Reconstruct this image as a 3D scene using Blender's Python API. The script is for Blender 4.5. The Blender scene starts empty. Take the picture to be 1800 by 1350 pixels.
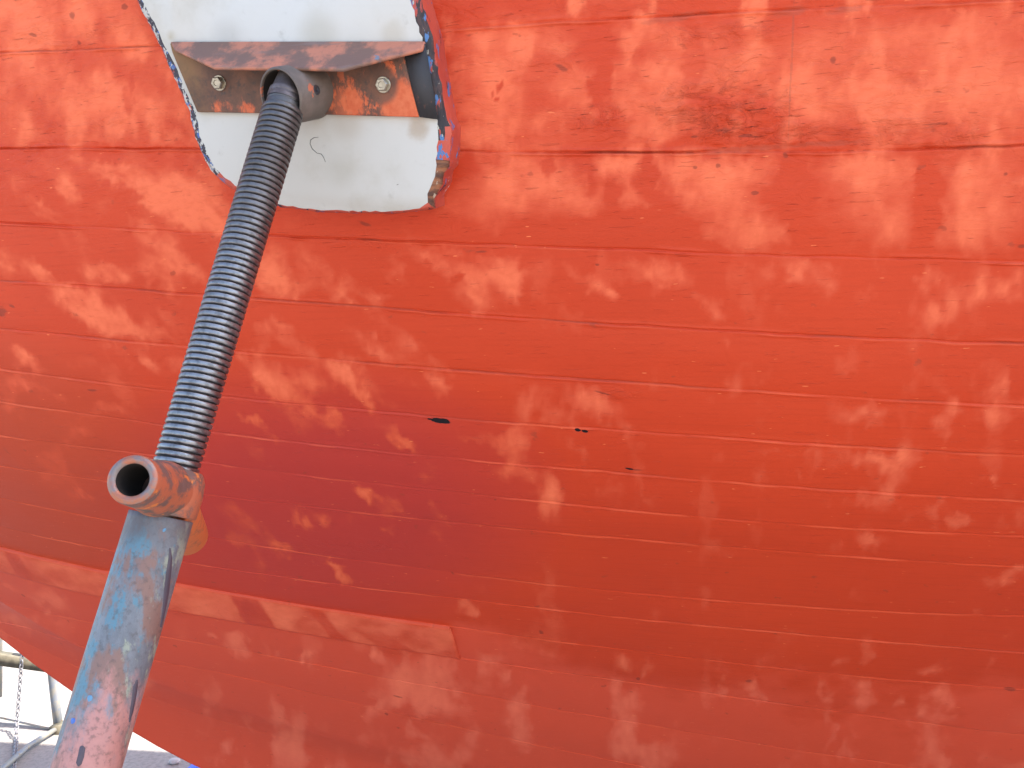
import bpy, bmesh, math, random
import numpy as np
from mathutils import Vector, Matrix
random.seed(7)
R = math.radians
S = bpy.context.scene
COL = S.collection

# ------------------------------------------------------------------ camera, sky, sun, exposure
CAM = np.array([0.0, 0.0, 1.5]); F = 1468.0            # focal length in pixels of the 1800x1350 photograph
cd = bpy.data.cameras.new("camera"); cam = bpy.data.objects.new("camera", cd); COL.objects.link(cam)
cam.location = CAM; cam.rotation_euler = (R(90), 0, 0)
cd.sensor_width = 36; cd.lens = 36*F/1800; cd.clip_start = .02; cd.clip_end = 2000
S.camera = cam
SUN_EL = R(57); SUN_AZ = None
PSI = R(12)                                            # the boat's heading against the picture plane
E1 = np.array([math.cos(PSI), -math.sin(PSI), 0]); E2 = np.array([-math.sin(PSI), -math.cos(PSI), 0])
O = np.array([0, 2.15, 0])
sd_h = 1.75*E1 - .37*E2; sd_h /= np.linalg.norm(sd_h)  # horizontal direction towards the sun (over the bow's right, behind the boat)
SUN_DIR = Vector((sd_h[0]*math.cos(SUN_EL), sd_h[1]*math.cos(SUN_EL), math.sin(SUN_EL)))
w = bpy.data.worlds.new("World"); S.world = w; w.use_nodes = True
nt = w.node_tree; bg = nt.nodes['Background']
sky = nt.nodes.new('ShaderNodeTexSky'); sky.sky_type = 'NISHITA'; sky.sun_disc = False
sky.sun_elevation = SUN_EL; sky.sun_rotation = math.atan2(sd_h[0], sd_h[1]); sky.air_density = 1.0; sky.dust_density = 2.0
nt.links.new(sky.outputs[0], bg.inputs[0]); bg.inputs[1].default_value = .15
ld = bpy.data.lights.new("sun", 'SUN'); ld.energy = 3.6; ld.angle = R(.5); ld.color = (1, .95, .87)
sun = bpy.data.objects.new("sun", ld); COL.objects.link(sun); sun.rotation_euler = SUN_DIR.to_track_quat('Z', 'Y').to_euler()
S.view_settings.view_transform = 'Standard'; S.view_settings.look = 'None'; S.view_settings.gamma = 1
S.view_settings.use_curve_mapping = False; S.view_settings.exposure = 1.92
S.cycles.max_bounces = 8; S.cycles.diffuse_bounces = 5

# ------------------------------------------------------------------ helpers
def ray(px, py):
    px = np.asarray(px, float); py = np.asarray(py, float)
    return np.stack([(px-900)/F, np.ones_like(px+py), -(py-675)/F], -1)
def at(px, py, d): return CAM + ray(px, py)*np.asarray(d, float)[..., None]
def project(P):
    q = P-CAM; return 900+F*q[..., 0]/q[..., 1], 675-F*q[..., 2]/q[..., 1]

def tag(o, label=None, cat=None, group=None, kind=None):
    for k, v in (('label', label), ('category', cat), ('group', group), ('kind', kind)):
        if v: o[k] = v
    return o
def empty(name, loc, label, cat, group=None):
    o = bpy.data.objects.new(name, None); COL.objects.link(o); o.location = loc; o.empty_display_size = .1
    return tag(o, label, cat, group)
def wpos(o):
    p = Vector((0, 0, 0))
    while o: p += o.location; o = o.parent
    return p
def link(name, me, mats, parent=None, origin=None, smooth=True):
    """mesh given in world coordinates; origin (world) becomes the object's origin"""
    base = wpos(parent) if parent else Vector((0, 0, 0))
    org = Vector(origin) if origin is not None else base
    me.transform(Matrix.Translation(-org))
    o = bpy.data.objects.new(name, me); COL.objects.link(o)
    if parent: o.parent = parent
    o.location = org-base
    for m in (mats if isinstance(mats, (list, tuple)) else [mats]): me.materials.append(m)
    if smooth: me.polygons.foreach_set('use_smooth', [True]*len(me.polygons))
    return o
def pymesh(name, verts, faces, mi=None):
    me = bpy.data.meshes.new(name); me.from_pydata([tuple(map(float, v)) for v in verts], [], faces)
    if mi: me.polygons.foreach_set('material_index', mi)
    me.update(); return me
def bm_mesh(name, bm, recalc=True):
    if recalc: bmesh.ops.recalc_face_normals(bm, faces=bm.faces)
    me = bpy.data.meshes.new(name); bm.to_mesh(me); bm.free(); return me
def sharp(o, ang=35):
    me = o.data
    me.polygons.foreach_set('use_smooth', [True]*len(me.polygons))
    bm = bmesh.new(); bm.from_mesh(me)
    for e in bm.edges:
        e.smooth = not (len(e.link_faces) == 2 and e.calc_face_angle(0) > R(ang))
    bm.to_mesh(me); bm.free(); return o
def frame(ax):
    ax = Vector(ax).normalized(); up = Vector((0, 0, 1)) if abs(ax.z) < .95 else Vector((0, 1, 0))
    u = up.cross(ax).normalized(); return ax, u, ax.cross(u)
def lathe(bm, p0, ax, prof, n=48, close=True):
    """revolve profile [(distance along ax, radius)...] round the axis"""
    ax, u, v = frame(ax); p0 = Vector(p0); rings = []
    for t, r in prof:
        c = p0+ax*t
        rings.append([bm.verts.new(c+(u*math.cos(a)+v*math.sin(a))*r) for a in [2*math.pi*i/n for i in range(n)]] if r > 1e-6 else [bm.verts.new(c)])
    for a, b in zip(rings, rings[1:]):
        if len(a) == 1 and len(b) == 1: continue
        for i in range(n):
            j = (i+1) % n
            if len(a) == 1: bm.faces.new((a[0], b[i], b[j]))
            elif len(b) == 1: bm.faces.new((a[i], a[j], b[0]))
            else: bm.faces.new((a[i], a[j], b[j], b[i]))
def tube(bm, pts, r, n=16, caps=True):
    pts = [Vector(p) for p in pts]; rings = []; rr = r if isinstance(r, (list, tuple)) else [r]*len(pts)
    t0 = (pts[1]-pts[0]).normalized(); _, u, v = frame(t0)
    for i, p in enumerate(pts):
        t = ((pts[min(i+1, len(pts)-1)]-pts[max(i-1, 0)])).normalized()
        u = (u-t*u.dot(t)).normalized(); v = t.cross(u)
        rings.append([bm.verts.new(p+(u*math.cos(a)+v*math.sin(a))*rr[i]) for a in [2*math.pi*k/n for k in range(n)]])
    for a, b in zip(rings, rings[1:]):
        for i in range(n): bm.faces.new((a[i], a[(i+1) % n], b[(i+1) % n], b[i]))
    if caps: bm.faces.new(rings[0]); bm.faces.new(rings[-1])
def prism(bm, bottom, top):
    a = [bm.verts.new(Vector(p)) for p in bottom]; b = [bm.verts.new(Vector(p)) for p in top]
    bm.faces.new(a); bm.faces.new(b); n = len(a)
    for i in range(n): bm.faces.new((a[i], a[(i+1) % n], b[(i+1) % n], b[i]))
def beam(bm, p, q, wd, ht, up=(0, 0, 1)):
    p = Vector(p); q = Vector(q); ax = (q-p).normalized(); s = ax.cross(Vector(up)).normalized(); t = s.cross(ax)
    c = [(-1, -1), (1, -1), (1, 1), (-1, 1)]
    prism(bm, [p+s*a*wd/2+t*b*ht/2 for a, b in c], [q+s*a*wd/2+t*b*ht/2 for a, b in c])

# numpy noise
_rng = np.random.RandomState(3); _T = _rng.rand(256, 256)
def vnoise(x, y):
    xi = np.floor(x).astype(int); yi = np.floor(y).astype(int); fx = x-xi; fy = y-yi
    fx = fx*fx*(3-2*fx); fy = fy*fy*(3-2*fy); g = lambda a, b: _T[a % 256, b % 256]
    return (g(xi, yi)*(1-fx)+g(xi+1, yi)*fx)*(1-fy)+(g(xi, yi+1)*(1-fx)+g(xi+1, yi+1)*fx)*fy
def fbm(x, y, o=4):
    s = 0; a = .5; n = 0
    for k in range(o): s = s+a*vnoise(x*2**k+17*k, y*2**k+31*k); n += a; a *= .5
    return s/n
def sstep(a, b, x): t = np.clip((x-a)/(b-a), 0, 1); return t*t*(3-2*t)

# node helpers
class NT:
    def __init__(s, name):
        s.m = bpy.data.materials.new(name); s.m.use_nodes = True; s.t = s.m.node_tree; s.N = s.t.nodes; s.L = s.t.links
        s.b = s.N['Principled BSDF']
    def put(s, sock, v):
        if hasattr(v, 'is_output') or isinstance(v, bpy.types.NodeSocket): s.L.new(v, sock)
        elif isinstance(v, (tuple, list)) and len(v) == 3 and sock.type == 'RGBA': sock.default_value = (*v, 1)
        else: sock.default_value = v
    def math(s, op, a, b=0.0, c=None, clamp=False):
        n = s.N.new('ShaderNodeMath'); n.operation = op; n.use_clamp = clamp; s.put(n.inputs[0], a); s.put(n.inputs[1], b)
        if c is not None: s.put(n.inputs[2], c)
        return n.outputs[0]
    def mix(s, f, a, b, mode='MIX'):
        n = s.N.new('ShaderNodeMix'); n.data_type = 'RGBA'; n.blend_type = mode; s.put(n.inputs[0], f); s.put(n.inputs[6], a); s.put(n.inputs[7], b); return n.outputs[2]
    def step(s, x, a, b):
        n = s.N.new('ShaderNodeMapRange'); n.interpolation_type = 'SMOOTHSTEP'; s.put(n.inputs[0], x); n.inputs[1].default_value = a; n.inputs[2].default_value = b; return n.outputs[0]
    def attr(s, name):
        n = s.N.new('ShaderNodeAttribute'); n.attribute_name = name; return n.outputs['Fac']
    def pos(s):
        return s.N.new('ShaderNodeTexCoord').outputs['Object']
    def uv(s):
        return s.N.new('ShaderNodeTexCoord').outputs['UV']
    def map(s, v, scale=(1, 1, 1), loc=(0, 0, 0), rot=(0, 0, 0)):
        n = s.N.new('ShaderNodeMapping'); s.put(n.inputs[0], v); n.inputs[1].default_value = loc; n.inputs[2].default_value = rot; n.inputs[3].default_value = scale; return n.outputs[0]
    def noise(s, v, scale=5, detail=4, rough=.55, dist=0.0):
        n = s.N.new('ShaderNodeTexNoise'); s.put(n.inputs['Vector'], v); n.inputs['Scale'].default_value = scale
        n.inputs['Detail'].default_value = detail; n.inputs['Roughness'].default_value = rough; n.inputs['Distortion'].default_value = dist; return n.outputs[0]
    def vor(s, v, scale=5, feat='F1'):
        n = s.N.new('ShaderNodeTexVoronoi'); n.feature = feat; s.put(n.inputs['Vector'], v); n.inputs['Scale'].default_value = scale; return n.outputs['Distance']
    def dist(s, v, p):
        n = s.N.new('ShaderNodeVectorMath'); n.operation = 'DISTANCE'; s.put(n.inputs[0], v); n.inputs[1].default_value = tuple(p); return n.outputs['Value']
    def bump(s, h, strength=.5, d=.001, prev=None):
        n = s.N.new('ShaderNodeBump'); n.inputs['Strength'].default_value = strength; n.inputs['Distance'].default_value = d; s.put(n.inputs['Height'], h)
        if prev is not None: s.put(n.inputs['Normal'], prev)
        return n.outputs[0]
    def out(s, col, rough=.6, metal=0.0, normal=None, spec=.5):
        s.put(s.b.inputs['Base Color'], col); s.put(s.b.inputs['Roughness'], rough); s.put(s.b.inputs['Metallic'], metal)
        s.b.inputs['Specular IOR Level'].default_value = spec
        if normal is not None: s.put(s.b.inputs['Normal'], normal)
        return s.m

# ------------------------------------------------------------------ ground
t = NT("ground_concrete"); p = t.pos()
c = t.mix(t.step(t.noise(p, 1.3, 6, .6), .35, .7), (.29, .265, .235), (.36, .33, .29))
c = t.mix(t.step(t.noise(p, 60, 4, .6), .4, .7), c, (.23, .21, .19))
c = t.mix(t.step(t.noise(p, 220, 2, .5), .66, .74), c, (.42, .41, .40))
M_ground = t.out(c, .9, normal=t.bump(t.noise(p, 150, 4, .7), .6, .004))
bm = bmesh.new(); bmesh.ops.create_grid(bm, x_segments=40, y_segments=40, size=400)
ground = link('ground', bm_mesh('ground', bm), M_ground); tag(ground, 'grey concrete boatyard hardstanding, half in the boat shadow', kind='structure')

# ------------------------------------------------------------------ the hull: one lofted surface in the boat's frame (X' along, b out from the centreline)
ZK_X = [-3.7, -3.2, -2.5, -1.55, -1.3, -.91, -.4, 0, 1.5, 5.2]
ZK_Z = [2.95, 2.3, 1.50, .80, .65, .456, .34, .30, .27, .26]
G_X = [-3.7, -3.2, -2.5, -1.8, -1, 0, 1, 2.5, 4, 5.2]
G_G = [.02, .22, .55, .78, .93, 1.0, 1.03, 1.05, .97, .82]
BZ = [.26, .34, .56, .70, .856, 1.0, 1.168, 1.33, 1.5, 1.72, 1.96, 2.25, 2.6, 3.1]
BB = [.05, .065, .15, .255, .37, .505, .655, .83, .965, 1.085, 1.165, 1.235, 1.29, 1.33]
ZS = 3.1
def smooth_interp(x, X, Y, h):
    s = 0
    for k, wt in ((-1, .2), (-.5, .2), (0, .2), (.5, .2), (1, .2)): s = s+wt*np.interp(x+k*h, X, Y)
    return s
def zk(X): return smooth_interp(X, ZK_X, ZK_Z, .18)
def gg(X): return smooth_interp(X, G_X, G_G, .4)
def bfun(X, z):
    k = zk(X); lift = (k-.30)*np.clip((ZS-z)/(ZS-k), 0, 1)*.55
    b = smooth_interp(z-lift, BZ, BB, .07)
    fine = np.clip((z-k)/.28, 0, 1)
    b = .05+(b-.05)*(fine*.75+.25)
    return np.maximum(b*gg(X), .03*np.minimum(1, gg(X)*5))
def to_world(X, b, z): return O+X[..., None]*E1+b[..., None]*E2+z[..., None]*np.array([0, 0, 1.0])
def hit(px, py):
    """where the sight line of a photo pixel meets the hull: X', z, depth"""
    r = ray(px, py); lo = np.full(r.shape[:-1], .5); hi = np.full(r.shape[:-1], 3.2)
    def f(d):
        P = CAM+r*d[..., None]-O; return P@E2-bfun(P@E1, P[..., 2])
    ds = np.linspace(.5, 3.2, 140); found = np.zeros(lo.shape, bool)
    for a, b_ in zip(ds, ds[1:]):
        m = (~found) & (f(np.full(lo.shape, b_)) <= 0); lo[m] = a; hi[m] = b_; found |= m
    for _ in range(25):
        mid = (lo+hi)/2; m = f(mid) > 0; lo = np.where(m, mid, lo); hi = np.where(m, hi, mid)
    d = (lo+hi)/2; P = CAM+r*d[..., None]-O
    return P@E1, P[..., 2], d
def hull_normal(X, z):
    e = .01; a = to_world(X+e, bfun(X+e, z), z)-to_world(X-e, bfun(X-e, z), z); b = to_world(X, bfun(X, z+e), z+e)-to_world(X, bfun(X, z-e), z-e)
    n = np.cross(a, b); n /= np.linalg.norm(n, axis=-1)[..., None]
    return np.where((n@E2 < 0)[..., None], -n, n)

PXS = np.array([0, 300, 600, 900, 1200, 1500, 1800.])
SEAM = np.array([
 [96, 80, 62, 49, 27, 11, 6],
 [262, 262, 265, 269, 268, 266, 258],
 [392, 406, 423, 432, 445, 453, 464],
 [495, 515, 537, 562, 579, 592, 608],
 [580, 606, 637, 660, 677, 700, 716],
 [650, 687, 720, 743, 767, 785, 803],
 [708, 748, 788, 818, 840, 864, 885],
 [768, 805, 843, 880, 905, 928, 950],
 [820, 862, 895, 932, 956, 978, 1000],
 [878, 930, 984, 1022, 1050, 1072, 1090],
 [928, 984, 1031, 1064, 1095, 1125, 1150],
 [965, 1024, 1073, 1119, 1153, 1188, 1215],
 [1003, 1070, 1125, 1166, 1212, 1258, 1290],
 [1060, 1120, 1179, 1230, 1285, 1335, 1370],
 [1097, 1163, 1235, 1300, 1360, 1410, 1450]], float)
# seam curves as heights z(X') on the hull, extended smoothly past the picture
XI = np.linspace(-1.75, 1.05, 120)
seam_fit = []
for row in SEAM:
    pxx = np.linspace(0, 1800, 60); pyy = np.interp(pxx, PXS, row)
    co = np.polyfit(PXS, row, 4); pyy = .7*np.polyval(co, pxx)+.3*pyy
    X, z, _ = hit(pxx, pyy)
    s = (z-zk(X))/(ZS-zk(X)); cf = np.polyfit(X, s, 3); seam_fit.append((cf, X.min(), X.max()))
def seam_s(i, X):
    cf, a, b = seam_fit[i]; Xc = np.clip(X, a, b); d = np.polyder(cf)
    return np.polyval(cf, Xc)+np.polyval(d, Xc)*np.tanh((X-Xc)/.5)*.25
def rows_s(X):
    """all plank lines from the keel up to the sheer, as fraction of the section"""
    v = [seam_s(i, X) for i in range(len(seam_fit))][::-1]           # upwards
    low = v[0]; n_low = 2
    out = [low*k/n_low for k in range(n_low)]+v
    top = v[-1]; n_up = 8
    out += [top+(1-top)*k/n_up for k in range(1, n_up+1)]
    A = np.array(out)
    for k in range(1, len(A)): A[k] = np.maximum(A[k], A[k-1]+.012)
    return A/np.maximum(1, A[-1])
NSEAM = len(rows_s(np.array([0.])))

# worn and freshly coated patches, each an area of paint with its own outline: x, y, rx, ry, turn, amount
BL = """870 130 52 68 0 .9;910 60 70 22 -5 .5;860 190 45 50 0 .8;975 80 26 18 -10 .8;1020 150 60 30 20 .6;985 225 120 40 0 .3;1150 55 60 20 0 .5;1160 150 70 45 -20 .8;1170 215 70 30 0 .4;
1330 92 26 26 40 .9;1250 105 90 50 0 .3;1425 165 40 42 60 .9;1430 105 60 60 0 .4;1560 110 90 60 20 .6;1700 80 90 60 0 .7;1750 150 90 70 0 .7;1640 190 110 50 0 .5;1530 210 90 40 0 .35;1290 140 60 40 0 .4;1620 60 60 20 0 .5;
930 310 70 38 20 .8;860 350 80 40 0 .6;1000 330 42 26 55 .7;1000 375 55 16 0 .3;1085 292 34 18 0 .95;1105 340 18 32 -20 .7;1135 372 20 9 10 .5;1225 295 60 24 0 .8;1300 300 65 26 0 .7;1275 350 75 40 25 .7;1320 410 60 30 0 .8;1240 400 40 20 30 .3;
1490 295 45 22 0 .8;1560 300 50 26 0 .9;1525 345 75 45 0 .65;1520 410 70 35 0 .35;1580 400 25 40 0 .5;1710 320 48 48 0 .9;1700 400 50 45 0 .75;1780 350 40 90 0 .6;
1175 480 52 18 8 .75;1230 520 34 14 30 .5;1015 478 26 13 30 .6;1060 515 24 12 35 .8;1420 478 40 22 10 1;1440 515 20 26 0 .5;1635 490 20 22 40 .9;1700 520 90 36 -8 .7;1770 500 50 26 -15 .9;1690 560 60 22 10 .35;905 500 20 38 0 .9;1270 545 26 12 0 .3;
1325 655 30 30 -30 .55;1265 595 22 10 10 .3;1745 640 20 26 0 .35;1755 675 18 14 0 .5;
962 717 24 34 -35 .7;1045 710 45 24 30 .6;1075 735 40 16 35 .5;1245 697 18 12 40 .5;1530 722 34 14 0 .7;1535 748 22 10 0 .5;1664 735 16 34 0 .8;1745 728 20 18 -40 .6;
905 785 24 34 35 .8;975 770 44 14 30 .35;1020 800 38 12 30 .25;1375 795 36 6 5 .5;1403 830 8 28 0 .4;1560 805 34 14 0 .8;1570 840 26 26 0 .6;1520 802 30 9 10 .4;1730 846 20 4 0 .5;
945 845 50 26 50 .6;955 880 36 22 40 .5;1145 870 14 26 -20 .5;1470 880 24 16 0 .4;1530 880 40 16 0 .4;1640 895 26 14 0 .4;
1540 950 34 14 10 .5;1600 915 12 12 0 .4;1690 912 20 10 0 .7;1760 920 22 14 10 .4;1760 1022 26 18 -20 .8;1790 1005 16 6 0 .6;1725 1078 14 12 -30 .5;1510 1048 22 18 0 .35;1640 1100 14 14 0 .4;
1095 1165 22 12 0 .6;1135 1170 16 12 10 .8;1085 1200 16 34 0 .3;1100 1260 24 44 0 .55;1150 1320 48 30 0 .65;1120 1330 28 26 0 .6;1100 1300 20 60 0 .3;915 1240 18 38 0 .8;920 1295 26 26 0 .5;880 1260 14 50 0 .3;
1272 1208 10 18 0 .6;1328 1215 10 18 0 .6;1450 1218 18 18 0 .85;1516 1218 18 34 0 .5;1572 1228 16 16 20 .75;1645 1242 28 26 0 .8;1480 1165 12 20 0 .4;1520 1145 14 20 0 .45;1640 1182 26 12 0 .7;1660 1160 14 10 0 .5;
1412 1290 16 38 0 .5;1456 1270 12 22 0 .6;1498 1320 14 46 0 .6;1455 1320 10 50 0 .4;1650 1310 30 34 0 .5;1640 1345 40 20 0 .5;1755 1345 24 36 0 .7;1545 1345 14 30 0 .3;1260 1310 10 14 0 .3;
60 60 90 50 0 .75;160 40 80 40 0 .7;230 30 40 60 0 .5;30 130 60 30 10 .45;110 160 50 40 20 .5;190 190 60 60 0 .6;260 200 40 30 0 .7;60 210 70 30 30 .45;20 230 40 20 0 .4;290 150 40 50 0 .4;
200 292 28 10 5 .8;195 315 22 9 20 .8;125 330 14 20 -40 .9;70 365 30 11 40 .8;35 318 22 14 20 .5;260 335 45 20 30 .8;330 350 80 34 25 .8;370 375 60 24 15 .7;170 360 50 20 20 .4;90 300 60 24 20 .35;240 385 30 10 35 .4;380 310 40 40 0 .4;
65 478 60 15 38 .9;15 470 30 12 20 .7;210 480 55 16 6 .95;280 480 60 18 40 .5;330 470 60 16 42 .8;150 440 60 20 40 .3;260 440 60 22 30 .3;
145 530 70 22 28 .9;225 570 75 16 18 .8;120 515 40 14 25 .6;300 560 40 14 30 .5;40 520 40 12 30 .3;
40 630 36 11 40 .75;145 630 34 18 20 .5;262 637 42 12 42 .75;225 640 50 6 45 .4;322 640 30 18 30 .6;60 685 42 12 30 .5;190 718 22 8 20 .45;30 720 30 10 40 .25;160 760 34 7 30 .3;230 775 20 5 30 .3;150 865 12 5 50 .3;
478 475 28 36 0 .8;508 500 36 18 15 .95;555 480 20 42 -35 .8;600 518 16 14 0 .6;640 510 26 14 20 .4;690 470 28 14 30 .7;720 485 24 20 40 .6;785 462 60 18 12 .9;835 505 46 38 30 .9;880 480 34 22 30 .7;690 525 26 10 -5 .6;545 450 24 14 20 .3;
480 580 26 22 40 .9;512 600 48 20 42 .8;460 610 14 20 -30 .6;662 610 32 12 35 .7;735 605 34 9 25 .35;770 630 26 8 40 .3;640 590 20 8 10 .3;
500 665 60 22 20 .85;560 660 50 20 10 .8;600 655 28 22 30 .9;632 688 40 12 52 1;480 690 50 12 20 .5;445 645 30 10 40 .6;775 682 22 14 55 .7;740 680 40 14 40 .35;700 665 10 12 0 .3;680 700 40 10 40 .25;
585 742 36 12 28 .6;470 762 44 8 38 .5;440 740 20 8 40 .4;700 770 44 11 30 .4;790 760 30 5 15 .5;835 765 36 9 20 .6;715 785 26 11 40 .5;
636 872 14 9 20 .6;522 912 26 7 60 .6;572 925 16 9 30 .45;502 964 18 9 25 .5;606 1018 18 9 50 .6;590 995 18 4 10 .5;680 940 16 7 0 .3;820 1076 20 10 -20 .7;
420 1132 20 18 20 .7;435 1150 30 14 30 .5;395 1140 10 24 -20 .5;470 1140 10 18 -20 .5;490 1150 6 10 0 .5;545 1150 9 8 0 .9;376 1115 7 6 0 .9;655 1145 12 10 20 .9;680 1150 8 14 0 .5;710 1150 10 10 0 .3;
700 1175 40 24 0 .35;740 1215 48 34 0 .75;690 1205 44 22 20 .6;770 1190 24 50 0 .6;670 1240 18 20 30 .6;780 1250 24 20 0 .5;850 1150 12 20 -30 .5;
480 1250 16 34 -5 .7;485 1290 18 30 -5 .6;440 1275 6 34 -10 .5;525 1305 18 40 0 .6;405 1308 10 12 0 .9;380 1240 26 24 0 .4;370 1330 26 22 0 .4;350 1280 20 20 0 .3;
735 1286 26 10 10 .8;765 1290 16 24 20 .6;750 1335 52 22 0 .85;678 1310 14 34 0 .5;725 1275 10 8 0 .5;860 1300 30 16 20 .4;880 1180 12 24 0 .4;
250 1195 16 26 -15 .7;300 1215 24 20 20 .4;270 1250 20 20 0 .35;60 1045 60 14 25 .6;30 1085 50 14 15 .6;110 1075 40 10 30 .5;130 1110 30 12 30 .5;60 1110 50 8 30 .4;180 1060 26 10 20 .4;20 1040 30 8 20 .5;150 1150 40 12 30 .4"""
BLN = """1060 120 22 95 0 .9;1080 210 30 30 0 .5;1215 100 20 70 0 .4;1260 190 55 20 20 .5;1150 310 14 60 -15 .9;1180 400 60 30 20 .8;1400 350 27 95 0 1;1375 225 20 60 0 .4;1630 340 24 90 0 1;1050 400 50 20 0 .8;1190 250 90 10 0 .4;
875 155 8 10 0 .8;876 172 6 6 0 .8;1600 140 30 14 30 .3;630 300 100 40 0 .2;960 292 12 22 0 .5;1040 320 10 30 0 .5;1120 90 10 10 0 .2;
230 160 10 40 0 .5;90 260 300 8 0 .5;170 340 20 30 40 .5;230 355 30 20 0 .5;420 540 200 18 4 .5;110 465 20 26 -40 .4;280 520 60 14 0 .3;735 480 18 24 40 .6;800 485 14 10 20 .7"""
def parse(s): return np.array([[float(v) for v in r.split()] for r in s.replace('\n', '').split(';') if r.strip()])
BL = parse(BL); BLN = parse(BLN)
def wear_field(px, py):
    # a local wobble of the outlines, finer than the patches
    wx = px+34*(fbm(px/42, py/30, 3)-.5)+22*(fbm(px/11+50, py/11, 3)-.5); wy = py+30*(fbm(px/34+90, py/36+40, 3)-.5)+22*(fbm(px/10+9, py/12+70, 3)-.5)
    # the roller and brush ran slantwise forward of the stand, straight down further aft
    lean = sstep(1000, 720, px)*sstep(230, 330, py)*sstep(1120, 1060, py)
    def runs(deg, seed):
        ca, sa = math.cos(R(deg)), math.sin(R(deg)); al = px*ca+py*sa; ac = -px*sa+py*ca
        return fbm(al/80+seed, ac/46+seed*2, 5), fbm(al/32+seed+60, ac/18+seed+9, 4)
    a1, a2 = runs(90, 11); b1, b2 = runs(46, 23)
    str1 = a1+(b1-a1)*lean; str2 = a2+(b2-a2)*lean
    w_ = np.zeros_like(px)
    def blob(x, y, rx, ry, an):
        c, s = math.cos(R(an)), math.sin(R(an)); dx = wx-x; dy = wy-y
        u = (dx*c+dy*s)/rx; v = (-dx*s+dy*c)/ry; q = u*u+v*v
        return np.exp(-.75*q**1.35)
    for x, y, rx, ry, an, a in BL:
        a = a*(1.0 if y < 460 else .78)
        w_ = w_+(1-w_)*a*blob(x, y, rx*1.08, ry*1.08, an)
    for x, y, rx, ry, an, a in BLN: w_ = w_*(1-a*sstep(.25, .8, blob(x, y, rx, ry, an)))
    soft = .85-.45*sstep(480, 400, py)*sstep(700, 800, px)
    tex = (.52*(str1-.5)+.36*(str2-.5))*soft
    w_ = np.clip(w_*(.90+(1.6*(str1-.5)+1.2*(str2-.5))*soft), 0, 1)
    w_ = np.clip(w_+tex*.35*(w_ > .02), 0, 1)
    gen = sstep(.50, .80, str1+.25*(str2-.5))*(.62*sstep(430, 60, py)+.31+.5*sstep(120, 60, py)*sstep(330, 200, px))
    for x, y, rx, ry, an, a in BLN: gen = gen*(1-.8*a*sstep(.25, .8, blob(x, y, rx, ry, an)))
    inside = sstep(-60, 0, px)*sstep(1860, 1800, px)*sstep(-60, 0, py)*sstep(1410, 1350, py)
    gen_out = sstep(.45, .70, str1)*.7
    top_pale = sstep(440, 40, py)*(.10+.45*fbm(px/130+4, py/70+2, 4))*(.7+.3*sstep(500, 200, px))  # paler towards the upper planks, broken up by noise
    for x, y, rx, ry, an, a in BLN: top_pale = top_pale*(1-.8*a*sstep(.2, .8, blob(x, y, rx, ry, an)))
    w_ = w_+(1-w_)*top_pale
    return np.clip((w_+(1-w_)*gen)*inside+gen_out*(1-inside), 0, 1)

def hull_patch(name, Xs, lines, off=0.0, row_frac=None, disp=True):
    """grid over the hull between plank lines; returns arrays"""
    rf = row_frac
    A = rows_s(Xs)
    rowsS = []; vv = []; sdist = []; step_ = []
    rf0 = rf
    for k in range(lines[0], lines[1]):
        a = A[k]; b = A[k+1]; rf = FRD if 13 <= k <= 16 else rf0
        for f in rf[:-1] if k < lines[1]-1 else rf:
            rowsS.append(a+(b-a)*f); vv.append(k+f)
    Sg = np.array(rowsS); Xg = np.broadcast_to(Xs, Sg.shape); K = zk(Xs); zg = K+Sg*(ZS-K)
    vvg = np.broadcast_to(np.array(vv)[:, None], Sg.shape)
    zl = K+A*(ZS-K)
    wid = np.array([zl[min(int(v), len(A)-2)+1]-zl[min(int(v), len(A)-2)] for v in vv])*1.2   # plank width, metres
    fr = vvg-np.floor(vvg+1e-9); dist = np.where(fr < .5, fr, fr-1)*wid
    seam_id = np.round(vvg)
    P0 = to_world(Xg, bfun(Xg, zg), zg); n = hull_normal(Xg, zg)
    px, py = project(P0)
    return Xg, zg, vvg, wid, fr, dist, seam_id, P0, n, px, py

FR = [0, .010, .022, .036, .055, .08, .12, .18, .25, .33, .41, .49, .57, .65, .73, .80, .86, .905, .935, .958, .975, .988, 1.0]
FRD = [0, .006, .013, .021, .030, .040, .052, .066]+list(np.linspace(.085, .915, 32))+[.934, .948, .960, .970, .979, .987, .994, 1.0]
Xs = np.concatenate([np.linspace(-3.68, -1.8, 60)[:-1], np.arange(-1.8, 1.0, .0031), np.linspace(1.0, 5.2, 70)])
ROUGH = ((1270, 190, 140, 60, 1), (1330, 230, 170, 30, .9), (1300, 140, 90, 70, .6), (1600, 230, 200, 34, .6), (1500, 150, 300, 90, .35), (1060, 210, 80, 40, .5), (980, 110, 60, 40, .4), (1270, 60, 160, 24, .6), (1080, 690, 50, 14, .35), (200, 230, 200, 30, .4), (130, 60, 140, 40, .4), (750, 1250, 80, 20, .2), (600, 960, 140, 14, .2), (650, 420, 120, 24, .2))
Xg, zg, vv, wid, fr, dist, sid, P0, nn, px, py = hull_patch('hull', Xs, (0, NSEAM-1), row_frac=FR)
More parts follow.
